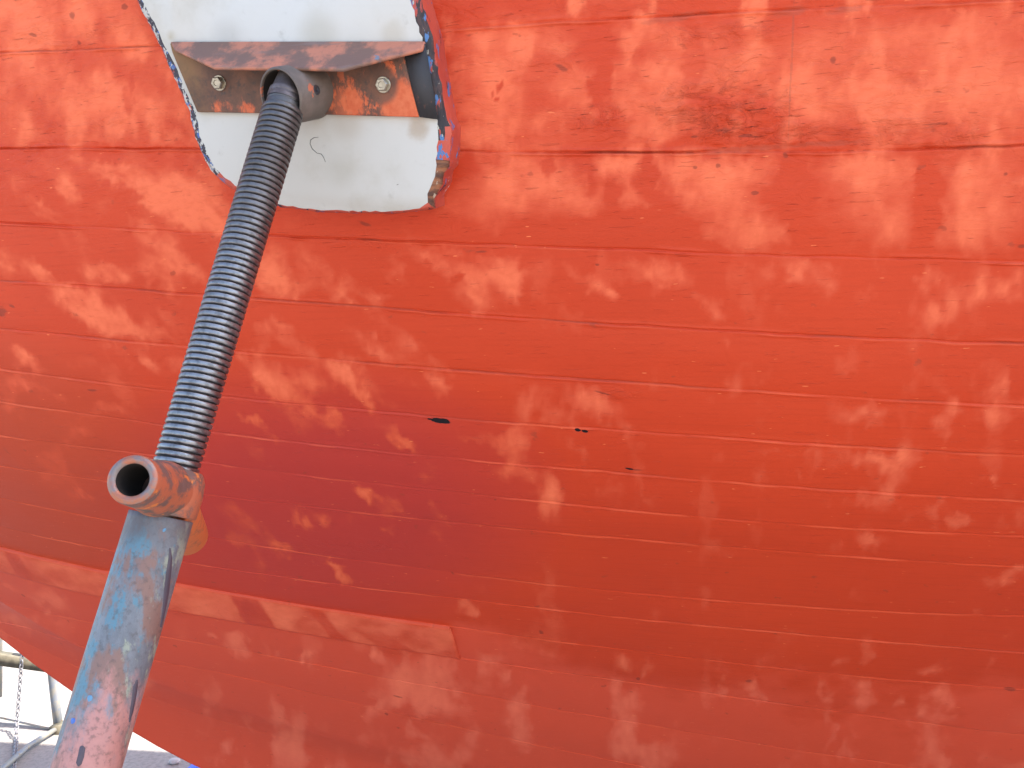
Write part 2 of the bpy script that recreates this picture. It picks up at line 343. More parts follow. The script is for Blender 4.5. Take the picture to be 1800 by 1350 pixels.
# real relief: planks sit a little proud of each other, paint ridges and opened caulk along the seams
srnd = np.array([.9, .5, .8, .6, .9, .7, .8, .6, .7, .6, .7, .8, .8, .9, .9, .9, 1.0, 1.3, 1.5]+[1]*20); srnd[12:20] = [1.0, 1.1, 1.5, 2.3, 2.2, 1.6, 1.4, 1.3]
amp = srnd[np.clip(sid.astype(int), 0, 30)]
along = fbm(Xg*9+sid*13.7, sid*7.1, 4)
ridge = sstep(.42, .62, fbm(Xg*16+sid*5.3, sid*3.3+9, 3))
wob = (fbm(Xg*22+sid*3.1, sid*1.7, 3)-.5)*.0026
dd = dist+wob*1.3
lower_side = np.exp(-np.clip(-dd-.001, 0, 1)/.018)*(dd <= .0005)           # the plank below the seam stands proud
disp = .0006*amp*lower_side*(.15+.8*along)
disp += .0012*amp*ridge*np.exp(-((dd+.0018)/.0014)**2)
disp += .0009*amp*sstep(.5, .7, fbm(Xg*11+sid*9.3, sid*2+31, 3))*np.exp(-((dd-.0042)/.0016)**2)
disp -= .0012*amp*(.35+sstep(.4, .6, along))*np.exp(-((dd-.0012)/.0011)**2)
fair = (fbm(Xg*2.2, vv*.55+3, 3)-.5)*.007+.0016*np.sin(np.clip(fr, 0, 1)*math.pi)*np.clip(wid/.1, 0, 1.5)[..., :]
rough = np.zeros_like(px)
for x, y, rx, ry, a in ROUGH: rough = np.maximum(rough, a*np.clip(1.3-((px-x)/rx)**2-((py-y)/ry)**2, 0, 1))
rough = np.maximum(rough, .20*sstep(480, 240, py)+.04)
rough = np.clip(rough*(.5+1.1*fbm(px/60+3, py/26+8, 4)), 0, 1.2)
rd = 1-np.abs(fbm(px/38+.1*fbm(px/20, py/9, 3)*20, py/9+3, 4)-.5)*4.5
lump = sstep(.52, .70, fbm(px/22+11, py/10+5, 3))
disp = disp+fair+rough*(1+.9*rough)*(.0013*np.clip(rd, 0, 1)**2+.0013*lump)
P = P0+nn*disp[..., None]
nr, nc = Xg.shape
wear = wear_field(px, py)
bounce_tint = sstep(6.6, 2.6, vv+2.2*(fbm(px/140, py/60+9, 4)-.5))  # lower planks coloured paler, light bounced off the ground put into the paint
tone = np.clip(1.2-((px-560)/420)**2-((py-880)/230)**2, 0, 1)  # crimson cast: sky mirrored in the semi-gloss, put into the colour
brown = np.clip(1.3-((px+20)/330)**2-((py-860)/260)**2, 0, 1)  # browner area towards the bow, sky reflection painted into the coat
seamline = np.exp(-((dd+.0010)/.0010)**2)*sstep(.45, .66, fbm(Xg*13+sid*2.3, sid*6+2, 5))*(.55+.45*sstep(1.1,.8,amp))
seamdark = np.exp(-((dd-.0010)/.0012)**2)*sstep(.5, .68, fbm(Xg*10+sid*8.3, sid*4+2, 4))*np.clip(amp-.45, 0, .9)
def grid_mesh(name, P, flip=False):
    nr, nc = P.shape[:2]; me = bpy.data.meshes.new(name); me.vertices.add(nr*nc); me.vertices.foreach_set('co', P.reshape(-1).astype('f'))
    i = np.arange((nr-1)*(nc-1)); r = i//(nc-1); c = i % (nc-1); a = r*nc+c
    q = np.stack([a, a+1, a+nc+1, a+nc], -1)
    if flip: q = q[:, ::-1]
    me.loops.add(q.size); me.loops.foreach_set('vertex_index', q.reshape(-1).astype('i'))
    me.polygons.add(len(q)); me.polygons.foreach_set('loop_start', (np.arange(len(q))*4).astype('i'))
    me.update(calc_edges=True); return me
def put_attr(me, name, A):
    at_ = me.attributes.new(name, 'FLOAT', 'POINT'); at_.data.foreach_set('value', A.reshape(-1).astype('f'))
def put_uv(me, U, V):
    uvl = me.uv_layers.new(name='UVMap'); vi = np.zeros(len(me.loops), 'i'); me.loops.foreach_get('vertex_index', vi)
    uvl.data.foreach_set('uv', np.stack([U.reshape(-1)[vi], V.reshape(-1)[vi]], -1).reshape(-1).astype('f'))

def chips_world(lst):
    out = []
    for x, y, rx, ry, an in lst:
        X, z, d = hit(np.array([float(x)]), np.array([float(y)])); out.append((float(X[0]), float(z[0]), rx*float(d[0])/F, ry*float(d[0])/F*1.5, an))
    return out
CH = chips_world([(769, 739, 14, 3.0, 3), (781, 740, 10, 3.0, 8), (756, 737, 5, 1.2, 5), (1015, 756, 7, 2.2, 5), (1028, 758, 6, 2.0, 10), (1106, 825, 7, 1.3, 8)])
NICK = chips_world([(1121, 827, 8, .9, 2), (164, 685, 10, 1.6, 3), (5, 547, 11, 6, 0), (22, 537, 6, 2, 20), (141, 75, 5, 2.4, 20), (951, 1111, 4, 3.4, 0), (1316, 1195, 6, 2.4, 0), (1122, 1192, 3, 3.4, 0), (1776, 1212, 9, 3, 20),
                  (845, 442, 14, 1.2, 0), (1050, 465, 4, 1.4, 0), (1380, 272, 5, 2.4, 40), (1464, 106, 5, 4, 0), (1312, 238, 12, 1.6, 0), (1220, 240, 7, 1.4, 0), (870, 879, 3, 1.3, 0), (1058, 690, 12, 1.4, 12), (640, 393, 12, 2.4, 20), (1795, 432, 6, 2, 0),
                  (268, 1155, 3, 1.4, 30), (1326, 338, 6, 2, 0), (1262, 290, 4, 2, 0), (1222, 294, 4, 2, 0), (1767, 305, 4, 2, 0), (990, 120, 14, 3, 30), (62, 62, 8, 2, 20), (130, 28, 6, 4, 20), (222, 12, 6, 3, 0), (795, 1008, 4, 2, 30), (700, 1222, 10, 1.2, 10), (680, 1255, 3, 2, 0)])
STAIN = chips_world([(1190, 31, 60, 4, -4), (1390, 20, 34, 5, -4), (1480, 18, 26, 4, -4), (1393, 70, 2.0, 50, 0), (1388, 170, 1.6, 50, 0), (1310, 262, 90, 4, 0), (1450, 252, 60, 3, 0)])

def hull_material(name, board=False):
    t = NT(name); p = t.pos(); u = t.uv(); sx = t.N.new('ShaderNodeSeparateXYZ'); t.put(sx.inputs[0], u)
    fine = t.noise(t.map(u, (60, 130, 1)), 1, 6, .6); med = t.noise(t.map(u, (16, 24, 1)), 1, 6, .62)
    brush = t.noise(t.map(u, (9, 260, 1)), 1, 5, .6); big = t.noise(u, 2.2, 3, .5)
    wv = t.attr('wear')
    m = t.math('ADD', wv, t.math('MULTIPLY', t.math('SUBTRACT', med, .5), .55)); m = t.math('ADD', m, t.math('MULTIPLY', t.math('SUBTRACT', fine, .5), .22))
    e1 = t.step(m, .12, .58); e2 = t.step(m, .40, 1.0)
    fresh = t.mix(t.step(big, .3, .7), (.53, .044, .011), (.57, .050, .012))
    fresh = t.mix(t.math('MULTIPLY', t.step(brush, .45, .75), .35), fresh, (.44, .036, .008))
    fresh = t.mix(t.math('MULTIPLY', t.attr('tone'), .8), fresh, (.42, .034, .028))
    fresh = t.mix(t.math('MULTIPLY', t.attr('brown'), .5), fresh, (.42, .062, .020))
    worn = t.mix(e2, (.63, .088, .036), (.80, .160, .070))
    worn = t.mix(t.math('MULTIPLY', t.step(fine, .45, .75), .30), worn, (.55, .062, .016))
    bounce_tint = t.step(t.math('ADD', t.attr('bounce_tint'), t.math('MULTIPLY', t.math('SUBTRACT', med, .5), .5)), .3, .7); fresh = t.mix(t.math('MULTIPLY', bounce_tint, .7), fresh, (.68, .082, .036))
    worn = t.mix(t.math('MULTIPLY', bounce_tint, .5), worn, (.80, .145, .080))
    c = t.mix(e1, fresh, worn)
    # speckles where the older, darker coat or filler shows
    sp = t.step(t.noise(t.map(u, (38, 60, 1)), 1, 3, .5), .68, .76)
    c = t.mix(t.math('MULTIPLY', sp, .55), c, (.30, .045, .020))
    sp2 = t.step(t.noise(t.map(u, (50, 260, 1), (3, 1, 0)), 1, 2, .5), .725, .76)
    c = t.mix(t.math('MULTIPLY', sp2, .8), c, (.80, .19, .07))
    c = t.mix(t.math('MULTIPLY', t.attr('seamline'), .5), c, (.76, .13, .05))
    c = t.mix(t.math('MULTIPLY', t.attr('seamdark'), .8), c, (.19, .032, .017))
    def spot(x, z, rx, rz, an, k):
        cmb = t.N.new('ShaderNodeCombineXYZ')
        q = t.map(u, (1, 1, 1), (-x, -z, 0)); q2 = t.N.new('ShaderNodeVectorRotate'); q2.rotation_type = 'Z_AXIS'; t.put(q2.inputs[0], q); q2.inputs['Angle'].default_value = R(an)
        q3 = t.map(q2.outputs[0], (1/rx, 1/rz, 0))
        n = t.N.new('ShaderNodeVectorMath'); n.operation = 'LENGTH'; t.put(n.inputs[0], q3)
        return t.math('ADD', n.outputs['Value'], t.math('MULTIPLY', t.math('SUBTRACT', fine, .5), k))
    if not board:
        acc = None
        for x, z, rx, rz, an in CH:
            if rx < .0003: continue
            d = spot(x, z, rx, rz, an, 1.6); acc = d if acc is None else t.math('MINIMUM', acc, d)
        hole = t.math('SUBTRACT', 1.0, t.step(acc, .86, .98)); acc3 = None
        for x, z, rx, rz, an in NICK:
            d = spot(x, z, rx, rz, an, 2.4); acc3 = d if acc3 is None else t.math('MINIMUM', acc3, d)
        nick = t.math('SUBTRACT', 1.0, t.step(acc3, .6, 1.25))
        acc2 = None
        for x, z, rx, rz, an in STAIN:
            d = spot(x, z, rx, rz, an, 2.6); acc2 = d if acc2 is None else t.math('MINIMUM', acc2, d)
        stn = t.math('SUBTRACT', 1.0, t.step(acc2, .5, 1.3))
        c = t.mix(t.math('MULTIPLY', stn, .28), c, (.22, .075, .050))
        c = t.mix(t.math('MULTIPLY', nick, .5), c, (.10, .022, .014)); c = t.mix(hole, c, (.006, .004, .006))
    # relief: brush marks, pitting, and peeling paint layers where it is rough
    h1 = t.math('ADD', t.math('MULTIPLY', brush, .35), t.math('MULTIPLY', t.noise(t.map(u, (180, 300, 1)), 1, 4, .65), .5))
    nb = t.bump(h1, .32, .0009)
    pe = t.noise(t.map(u, (20, 46, 1), (0, 0, 0), (0, 0, .25)), 1, 7, .62, .9)
    lay = t.math('ADD', t.step(pe, .44, .58), t.math('MULTIPLY', t.step(t.noise(t.map(u, (50, 120, 1), (5, 2, 0)), 1, 5, .6, .6), .45, .62), .5))
    nb = t.bump(t.math('MULTIPLY', lay, t.attr('rough')), .85, .0018, nb)
    bl = t.noise(t.map(u, (70, 95, 1), (2, 9, 0)), 1, 3, .5, .4); bl = t.step(bl, .60, .74)
    nb = t.bump(t.math('MULTIPLY', bl, t.math('ADD', t.math('MULTIPLY', t.attr('rough'), .7), .06)), .5, .0010, nb)
    wr = t.noise(t.map(u, (34, 210, 1), (4, 4, 0), (0, 0, -.04)), 1, 5, .6, .5); wr = t.math('ABSOLUTE', t.math('SUBTRACT', wr, .5)); wr = t.math('SUBTRACT', 1.0, t.step(wr, .0, .07))
    nb = t.bump(t.math('MULTIPLY', wr, t.math('ADD', t.math('MULTIPLY', t.attr('rough'), .25), .012)), .6, .0012, nb)
    crack = t.step(t.noise(t.map(u, (26, 330, 1), (8, 3, 0)), 1, 3, .55), .66, .70)
    nb = t.bump(t.math('MULTIPLY', crack, t.math('ADD', t.attr('rough'), .25)), .9, .0014, nb)
    c = t.mix(t.math('MULTIPLY', t.math('MULTIPLY', crack, t.attr('rough')), .55), c, (.22, .034, .016))
    if not board: nb = t.bump(t.math('MULTIPLY', hole, -1.0), 1, .002, nb)
    ro = t.math('ADD', t.math('MULTIPLY', e1, .22), .52)
    return t.out(c, ro, normal=nb, spec=.3)
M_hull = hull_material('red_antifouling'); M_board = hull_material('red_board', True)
me = grid_mesh('hull_planking', P)
for k, A in (('bounce_tint', bounce_tint), ('wear', wear), ('tone', tone), ('brown', brown), ('rough', rough), ('seamline', seamline), ('seamdark', seamdark)): put_attr(me, k, A)
put_uv(me, Xg, zg)
boat = empty('wooden_boat', tuple(O+np.array([0, 0, .26])), 'wooden boat hull of red antifouled planks with worn orange patches, propped on land', 'boat')
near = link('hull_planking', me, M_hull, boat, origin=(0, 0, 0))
# far side, bottom of the keel, deck and stern close the boat
Xc = np.linspace(-3.68, 5.2, 90); Sc = np.linspace(0, 1, 40)[:, None]; K = zk(Xc); zc = K+Sc*(ZS-K); XC = np.broadcast_to(Xc, zc.shape)
Pf = to_world(XC, -bfun(XC, zc), zc); me = grid_mesh('far_planking', Pf, True)
for k in ('wear', 'tone', 'brown', 'rough', 'seamline', 'seamdark'): put_attr(me, k, np.zeros(zc.size)+(.2 if k == 'wear' else 0))
put_uv(me, XC, zc); far = link('far_planking', me, M_hull, boat, origin=(0, 0, 0))
vb = np.array([bfun(Xc, K), -bfun(Xc, K)]); me = grid_mesh('keel', np.array([to_world(Xc, vb[0], K), to_world(Xc, vb[1], K)]), True)
for k in ('wear', 'tone', 'brown', 'rough', 'seamline', 'seamdark'): put_attr(me, k, np.zeros(2*len(Xc)))
put_uv(me, np.array([Xc, Xc]), np.array([K, K+.1])); link('keel', me, M_hull, boat, origin=(0, 0, 0))
t = NT('deck_paint'); M_deck = t.out(t.mix(t.noise(t.pos(), 8), (.62, .62, .58), (.5, .5, .47)), .6)
zd = np.full_like(Xc, ZS); bt = bfun(Xc, zd)
link('deck', grid_mesh('deck', np.array([to_world(Xc, bt, zd), to_world(Xc, -bt, zd)])), M_deck, boat, origin=(0, 0, 0))
zt = np.linspace(float(zk(np.array([5.2]))[0]), ZS, 30); Xt = np.full_like(zt, 5.2); btr = bfun(Xt, zt)
link('transom', grid_mesh('transom', np.array([to_world(Xt, btr, zt), to_world(Xt, -btr, zt)])), M_deck, boat, origin=(0, 0, 0))

# doubler board fastened over the planking, from the bow aft to a square end
TOPK = NSEAM-1-8-11; BOTK = TOPK-1                               # plank lines of SEAM rows 11 and 12
Xe_t, _, _ = hit(np.array([790.]), np.array([1100.])); Xe_b, _, _ = hit(np.array([808.]), np.array([1152.])); Xe_t = float(Xe_t[0]); Xe_b = float(Xe_b[0])
nb_c = 620; nb_r = 22
Ub = np.linspace(0, 1, nb_c)[None, :]; Vb = np.concatenate([[0, .008, .02, .04], np.linspace(.08, .92, 14), [.96, .98, .992, 1]])[:, None]; nb_r = len(Vb)
Xend = Xe_b+(Xe_t-Xe_b)*Vb+.001*np.sin(Vb*3.1); Xb = -2.6+(Xend+2.6)*Ub
AA = np.array([rows_s(Xb[i]) for i in range(nb_r)])              # rows, lines, cols
sT = AA[:, TOPK, :]; sB = AA[:, BOTK, :]; sb = sB+(sT-sB)*Vb; Kb = zk(Xb); zb = Kb+sb*(ZS-Kb)
Pb = to_world(Xb, bfun(Xb, zb), zb); nbv = hull_normal(Xb, zb); pxb, pyb = project(Pb)
thick = .014*sstep(-.02, .06, Vb)*1.0+0*Xb
edge = np.minimum(np.minimum(Vb, 1-Vb)*.07, (Xend-Xb)*np.ones_like(Vb))
thick = .0065-.002*np.exp(-edge/.0018)+(fbm(Xb*5, Vb*2, 3)-.5)*.002
Ptop = Pb+nbv*thick[..., None]; Pbase = Pb-nbv*.006
ring = np.concatenate([Pbase[:1], Ptop, Pbase[-1:]], 0)
ringc = np.concatenate([np.concatenate([Pbase[:1, -1:], Pbase[:, -1:], Pbase[-1:, -1:]], 0)], 0)
full = np.concatenate([ring, ringc], 1); me = grid_mesh('doubler_board', full)
def ext(A): A2 = np.concatenate([A[:1], A, A[-1:]], 0); return np.concatenate([A2, A2[:, -1:]], 1)
wb = np.clip(.60+.9*(fbm(pxb/50, pyb/26, 4)-.5), 0, 1)
for x0, x1, sl in ((418, 462, .6), (541, 560, .8), (556, 600, 1.6), (60, 80, .5)):
    q = pxb-(pyb-1060)*sl; wb = wb*(1-.72*sstep(x0-6, x0+3, q)*sstep(x1+5, x1-4, q)*(1 if x0 != 556 else .7*sstep(.75, .2, Vb)))
wb = wb*(1-.6*sstep(.94, 1, Vb))*(1-.8*sstep(.10, .0, Vb))
for k, A in (('bounce_tint', .45+0*wb), ('wear', wb), ('tone', .5*np.exp(-((pxb-430)/60)**2)), ('brown', .3*np.exp(-(pxb/200)**2)), ('rough', .12+0*wb), ('seamline', .45*np.exp(-(((1-Vb)-.005)/.02)**2)+0*wb), ('seamdark', 0*wb)): put_attr(me, k, ext(A+0*wb))
put_uv(me, ext(Xb), ext(zb)); link('doubler_board', me, M_board, boat, origin=(0, 0, 0))

# ------------------------------------------------------------------ materials of the stand
def rust_base(t, p, s=1.0):
    n1 = t.noise(p, 18*s, 7, .65); n2 = t.noise(p, 90*s, 5, .6)
    c = t.mix(t.step(n1, .35, .7), (.090, .042, .028), (.18, .075, .042)); c = t.mix(t.step(n2, .5, .75), c, (.05, .035, .032)); return c, n1, n2
# white painted pad face with grime
_X, _z, _d = hit(np.array([540.]), np.array([215.])); _N = hull_normal(_X, _z)[0]; _C = to_world(_X, bfun(_X, _z), _z)[0]
def pad_point(x, y):
    rr_ = ray(x, y); return CAM+rr_*(((_C+_N*.046-CAM)@_N)/(rr_@_N))
t = NT('pad_white_paint'); p = t.pos(); n = t.noise(p, 9, 7, .62); n2 = t.noise(p, 45, 5, .6)
c = t.mix(t.step(n, .45, .75), (.53, .515, .48), (.44, .415, .36)); c = t.mix(t.math('MULTIPLY', t.step(n2, .6, .78), .5), c, (.36, .34, .30))
c = t.mix(t.step(t.noise(t.map(p, (30, 30, 90)), 1, 4, .6), .73, .77), c, (.13, .11, .10))
gp = t.N.new('ShaderNodeNewGeometry').outputs['Position']
for (gx, gy, gr, gk, gc) in ((735, 224, .016, .6, (.34, .24, .15)), (610, 216, .030, .35, (.36, .29, .21)), (400, 66, .03, .35, (.33, .31, .28)), (560, 60, .035, .45, (.36, .33, .26)), (300, 66, .012, .5, (.33, .26, .14)), (600, 300, .03, .25, (.36, .34, .28)), (690, 62, .02, .35, (.36, .31, .22))):
    dd_ = t.math('ADD', t.dist(gp, pad_point(gx, gy)), t.math('MULTIPLY', t.math('SUBTRACT', n, .5), .05)); c = t.mix(t.math('MULTIPLY', t.math('SUBTRACT', 1.0, t.step(dd_, gr*.2, gr)), gk), c, gc)
M_white = t.out(c, .6, normal=t.bump(n2, .3, .001), spec=.4)
# the pad's edges: layers of red, blue and black paint, chipped
t = NT('pad_edge_paint'); p = t.pos(); q = t.map(p, (1.2, 1, .35)); n = t.noise(q, 60, 5, .65); n2 = t.noise(t.map(q, loc=(3, 1, 2)), 75, 4, .6); n3 = t.noise(t.map(q, loc=(7, 5, 1)), 110, 4, .6)
c = t.mix(t.step(t.noise(p, 30, 4), .3, .7), (.40, .055, .035), (.5, .085, .05)); c = t.mix(t.step(n2, .60, .63), c, (.06, .16, .36)); c = t.mix(t.step(n, .60, .63), c, (.025, .022, .032)); c = t.mix(t.step(n3, .67, .70), c, (.55, .55, .52))
M_edge = t.out(c, .6, normal=t.bump(n, .6, .002))
t = NT('pad_chipped_rim'); p = t.pos(); n = t.noise(p, 95, 4, .7); n2 = t.noise(t.map(p, loc=(3, 1, 2)), 120, 4, .6)
c = t.mix(t.step(n, .50, .55), (.028, .026, .04), (.48, .48, .45)); c = t.mix(t.step(n2, .57, .62), c, (.05, .12, .32)); c = t.mix(t.step(t.noise(t.map(p, loc=(9, 9, 2)), 80, 3, .6), .62, .66), c, (.42, .07, .045))
M_rim = t.out(c, .65, normal=t.bump(n, .8, .002))
t = NT('pad_dark_rim'); p = t.pos(); q = t.map(p, (1.3, 1, .4)); n = t.noise(q, 70, 5, .7)
c = t.mix(t.step(n, .45, .60), (.022, .018, .022), (.065, .035, .032)); c = t.mix(t.step(t.noise(t.map(q, loc=(3, 1, 2)), 85, 4, .65), .57, .61), c, (.07, .17, .36)); c = t.mix(t.step(t.noise(t.map(q, loc=(9, 4, 2)), 60, 4, .65), .57, .61), c, (.40, .06, .04)); c = t.mix(t.step(t.noise(t.map(q, loc=(1, 9, 2)), 120, 4, .65), .63, .66), c, (.42, .40, .33))
M_rimd = t.out(c, .65, normal=t.bump(n, .8, .002))
t = NT('pad_bare_wood'); p = t.pos(); n = t.noise(t.map(p, (25, 25, 160)), 1, 5, .6)
c = t.mix(t.step(n, .4, .6), (.30, .12, .055), (.10, .045, .03)); c = t.mix(t.step(t.noise(p, 120, 3), .6, .66), c, (.48, .40, .30))
M_wood = t.out(c, .8, normal=t.bump(n, 1, .004))

# pad plane: lies against the hull
Xp, zp, dp = hit(np.array([540.]), np.array([215.])); NP = hull_normal(Xp, zp)[0]
C0 = to_world(Xp, bfun(Xp, zp), zp)[0]
BACKP = .006; THICK = .040; FRONT = BACKP+THICK
def on_pad(px_, py_, off):
    r = ray(px_, py_); d = ((C0+NP*off-CAM)@NP)/(r@NP); return CAM+r*d
n_ = Vector(NP)
BASE = at(100, 1450, .76)                                            # a point on the pole's line below the picture
# pole line
PT = at(497, 195, .963); PB = at(154, 1340, .795)
AX = Vector(PT-PB).normalized()
def on_axis(py_):
    """point of the screw line seen at image row py_"""
    lo, hi = -.5, 2.0
    for _ in range(50):
        m = (lo+hi)/2; q = PB+(PT-PB)*m; y = 675-F*(q[2]-CAM[2])/q[1]
        if y > py_: lo = m
        else: hi = m
    return Vector(PB+(PT-PB)*lo)
foot = on_axis(1340); kk = (foot.z-.62)/AX.z; hub = foot-AX*kk        # bottom end of the tube, where the legs meet
stand = empty('boat_stand', (hub.x, hub.y, 0), 'blue and pink boat stand whose threaded screw holds a white pad against the hull', 'boat stand')

outline = [(232, -60), (250, 0), (283, 64), (300, 100), (322, 150), (342, 195), (352, 238), (364, 268), (378, 293), (396, 312), (414, 325), (455, 345), (495, 360), (555, 368), (620, 371), (690, 371), (738, 367)]
right_front = [(752, 356), (750, 340), (762, 320), (765, 300), (768, 270), (771, 235), (768, 212), (761, 170), (749, 110), (744, 75), (733, 38), (722, 0), (700, -60), (640, -110), (330, -110)]
fp = outline+right_front
# outer contour (rim) is pushed a bit outward from the white face; chipped unevenly
def ring_pts(off, grow, jit=0.0, seed=1):
    rnd = random.Random(seed); dense = []
    n = len(fp)
    for i in range(n):
        a = fp[i]; b = fp[(i+1) % n]; m = max(1, int(math.hypot(b[0]-a[0], b[1]-a[1])/9))
        for k in range(m): dense.append((a[0]+(b[0]-a[0])*k/m, a[1]+(b[1]-a[1])*k/m))
    nd = len(dense); out = []
    for i, q in enumerate(dense):
        a = dense[i-3]; b = dense[(i+3) % nd]; tx, ty = b[0]-a[0], b[1]-a[1]; l = math.hypot(tx, ty)+1e-9
        g = grow(q)+jit*(rnd.random()-.5); nx, ny = -ty/l, tx/l                # outward in image (contour runs down the left side)
        out.append(on_pad(q[0]+nx*g*1, q[1]+ny*g*1, off))
    return dense, out
def g_in(q): return 0
def g_out(q):
    x, y = q
    if y < -60: return 4
    if x < 560 and y < 330: return 9
    if x < 740 and y > 320: return 4
    return 20 if y < 220 else 24 if y < 300 else 16
dense, face_ring = ring_pts(FRONT, g_in, 3.5, 2)
_, rim_ring = ring_pts(FRONT-.0015, lambda q: g_out(q)*.5, 3, 3)
_, mid_ring = ring_pts(FRONT-.006, lambda q: g_out(q)*.92, 3, 5)
_, low_ring = ring_pts(FRONT-.013, g_out, 1.5, 6)
back_ring = [Vector(v)-n_*(THICK-.013+.012) for v in low_ring]
# in case the outward direction is reversed, check by area
def area(r): 
    pts = [project(np.array(v)) for v in r]; return abs(sum(pts[i][0]*pts[(i+1) % len(pts)][1]-pts[(i+1) % len(pts)][0]*pts[i][1] for i in range(len(pts))))/2
if area(low_ring) < area(face_ring): raise RuntimeError('pad rim reversed')
verts = [Vector(v) for v in face_ring+rim_ring+mid_ring+low_ring+back_ring]; nd = len(dense)
faces = [list(range(nd))]; mi = [0]
for k in range(4):
    for i in range(nd):
        j = (i+1) % nd; faces.append([k*nd+i, k*nd+j, (k+1)*nd+j, (k+1)*nd+i])
        x, y = dense[i]
        lowcorner = x > 738 and 282 < y < 362
        if k <= 1:
            m = 3 if lowcorner else (2 if (x < 560 and y < 300) else 4 if y < 235 else 1)
            if k == 0 and x > 700 and 205 < y < 250: m = 4
        else: m = 3 if (lowcorner and k == 2) else 1
        mi.append(m)
faces.append([4*nd+i for i in range(nd)][::-1]); mi.append(1)
me = pymesh('pad', verts, faces, mi); bm = bmesh.new(); bm.from_mesh(me); bmesh.ops.recalc_face_normals(bm, faces=bm.faces); bm.to_mesh(me); bm.free()
pad = link('pad', me, [M_white, M_edge, M_rim, M_wood, M_rimd], stand); sharp(pad, 50)
pad['label'] = 'white faced plywood pad with chipped red, blue and black edges'
t = NT('pencil_mark'); M_pen = t.out((.16, .16, .15), .7)
bm = bmesh.new(); tube(bm, [on_pad(x, y, FRONT+.0001) for x, y in ((560, 241), (552, 242), (546, 246), (545, 253), (549, 262), (557, 269), (565, 271), (569, 277), (572, 285))], [.0002, .0004, .0005, .0004, .0005, .0004, .0005, .0004, .0002], 6); link('pencil_mark', bm_mesh('pm', bm), M_pen, pad)
# steel bracket
bolt_pts = [on_pad(380, 143, FRONT+.006), on_pad(669, 149, FRONT+.006)]
t = NT('rusty_bracket_paint'); p = t.N.new('ShaderNodeNewGeometry').outputs['Position']; rc, n1, n2 = rust_base(t, p, 1.6)
pn = t.noise(t.map(p, (60, 60, 30), rot=(0, .5, 0)), 1, 6, .7)
dl = t.dist(p, bolt_pts[0]); dr = t.dist(p, bolt_pts[1]); dm = t.dist(p, on_pad(500, 165, FRONT)); dend = t.dist(p, on_pad(712, 185, FRONT)); dmr = t.dist(p, on_pad(615, 185, FRONT)); dlo = t.dist(p, on_pad(390, 190, FRONT)); dlc = t.dist(p, on_pad(445, 195, FRONT))
o1 = t.math('SUBTRACT', 1.0, t.step(t.math('ADD', dend, t.math('MULTIPLY', t.math('SUBTRACT', pn, .5), .05)), .020, .034))
o2 = t.math('SUBTRACT', 1.0, t.step(t.math('ADD', dmr, t.math('MULTIPLY', t.math('SUBTRACT', pn, .5), .07)), .014, .026))
o3 = t.math('SUBTRACT', 1.0, t.step(t.math('ADD', dlo, t.math('MULTIPLY', t.math('SUBTRACT', pn, .5), .05)), .006, .015))
o4 = t.math('SUBTRACT', 1.0, t.step(t.math('ADD', dlc, t.math('MULTIPLY', t.math('SUBTRACT', pn, .5), .05)), .006, .014))
o5 = t.step(pn, .50, .58); xr = t.N.new('ShaderNodeSeparateXYZ'); t.put(xr.inputs[0], p)
o5 = t.math('MULTIPLY', o5, t.step(xr.outputs[0], float(on_pad(560, 160, FRONT)[0]), float(on_pad(640, 160, FRONT)[0])))
o = t.math('MAXIMUM', t.math('MAXIMUM', t.math('MAXIMUM', o1, o2), t.math('MAXIMUM', o3, o4)), o5)
ringd = t.math('MULTIPLY', t.step(dr, .017, .026), t.step(dl, .016, .024)); o = t.math('MULTIPLY', o, t.math('ADD', t.math('MULTIPLY', ringd, .9), .1))
c = t.mix(o, rc, t.mix(t.step(n2, .3, .7), (.55, .095, .028), (.62, .14, .05)))
och = t.math('MULTIPLY', t.math('SUBTRACT', 1.0, t.step(xr.outputs[0], float(on_pad(335, 160, FRONT)[0]), float(on_pad(380, 160, FRONT)[0]))), t.step(n1, .3, .6)); c = t.mix(t.math('MULTIPLY', och, .6), c, (.22, .12, .04))
M_brk = t.out(c, .62, normal=t.bump(pn, .5, .0015))
t = NT('bracket_black_paint'); p = t.pos(); M_blk = t.out(t.mix(t.step(t.noise(p, 70, 5, .7), .55, .68), (.030, .028, .032), (.16, .07, .05)), .6, normal=t.bump(t.noise(p, 90, 4), .5, .001))
t = NT('bracket_flange_paint'); p = t.pos(); rc, n1, n2 = rust_base(t, p, 1.2)
q = t.map(p, (9, 9, 60)); f1 = t.noise(q, 1, 5, .6); c = t.mix(t.step(n1, .45, .60), (.16, .085, .062), (.44, .155, .09)); c = t.mix(t.step(f1, .5, .66), c, (.19, .12, .10)); c = t.mix(t.step(t.noise(p, 34, 4), .70, .74), c, (.13, .17, .22)); c = t.mix(t.step(n2, .66, .72), c, (.06, .04, .04))
M_fl = t.out(c, .5, normal=t.bump(n2, .3, .001))
P1 = FRONT+.0012; P2 = FRONT+.0062
def plate(bm, pts, o1_, o2_): prism(bm, [on_pad(x, y, o1_) for x, y in pts], [on_pad(x, y, o2_) for x, y in pts])
bm = bmesh.new(); plate(bm, [(299, 76), (303, 92), (347, 197), (520, 200), (737, 206), (722, 150), (706, 78)], P1, P2)
br = link('bracket', bm_mesh('bracket', bm), M_brk, stand); md = br.modifiers.new('b', 'BEVEL'); md.width = .0012; md.segments = 2; sharp(br, 30)
br['label'] = 'rusty steel plate with orange paint remains bolted across the pad'
bm = bmesh.new(); plate(bm, [(706.8, 78), (722.6, 150), (737.6, 206), (770, 210), (760, 150), (748, 77)], P1, P2-.0006)
link('bracket_end', bm_mesh('be', bm), M_blk, br)
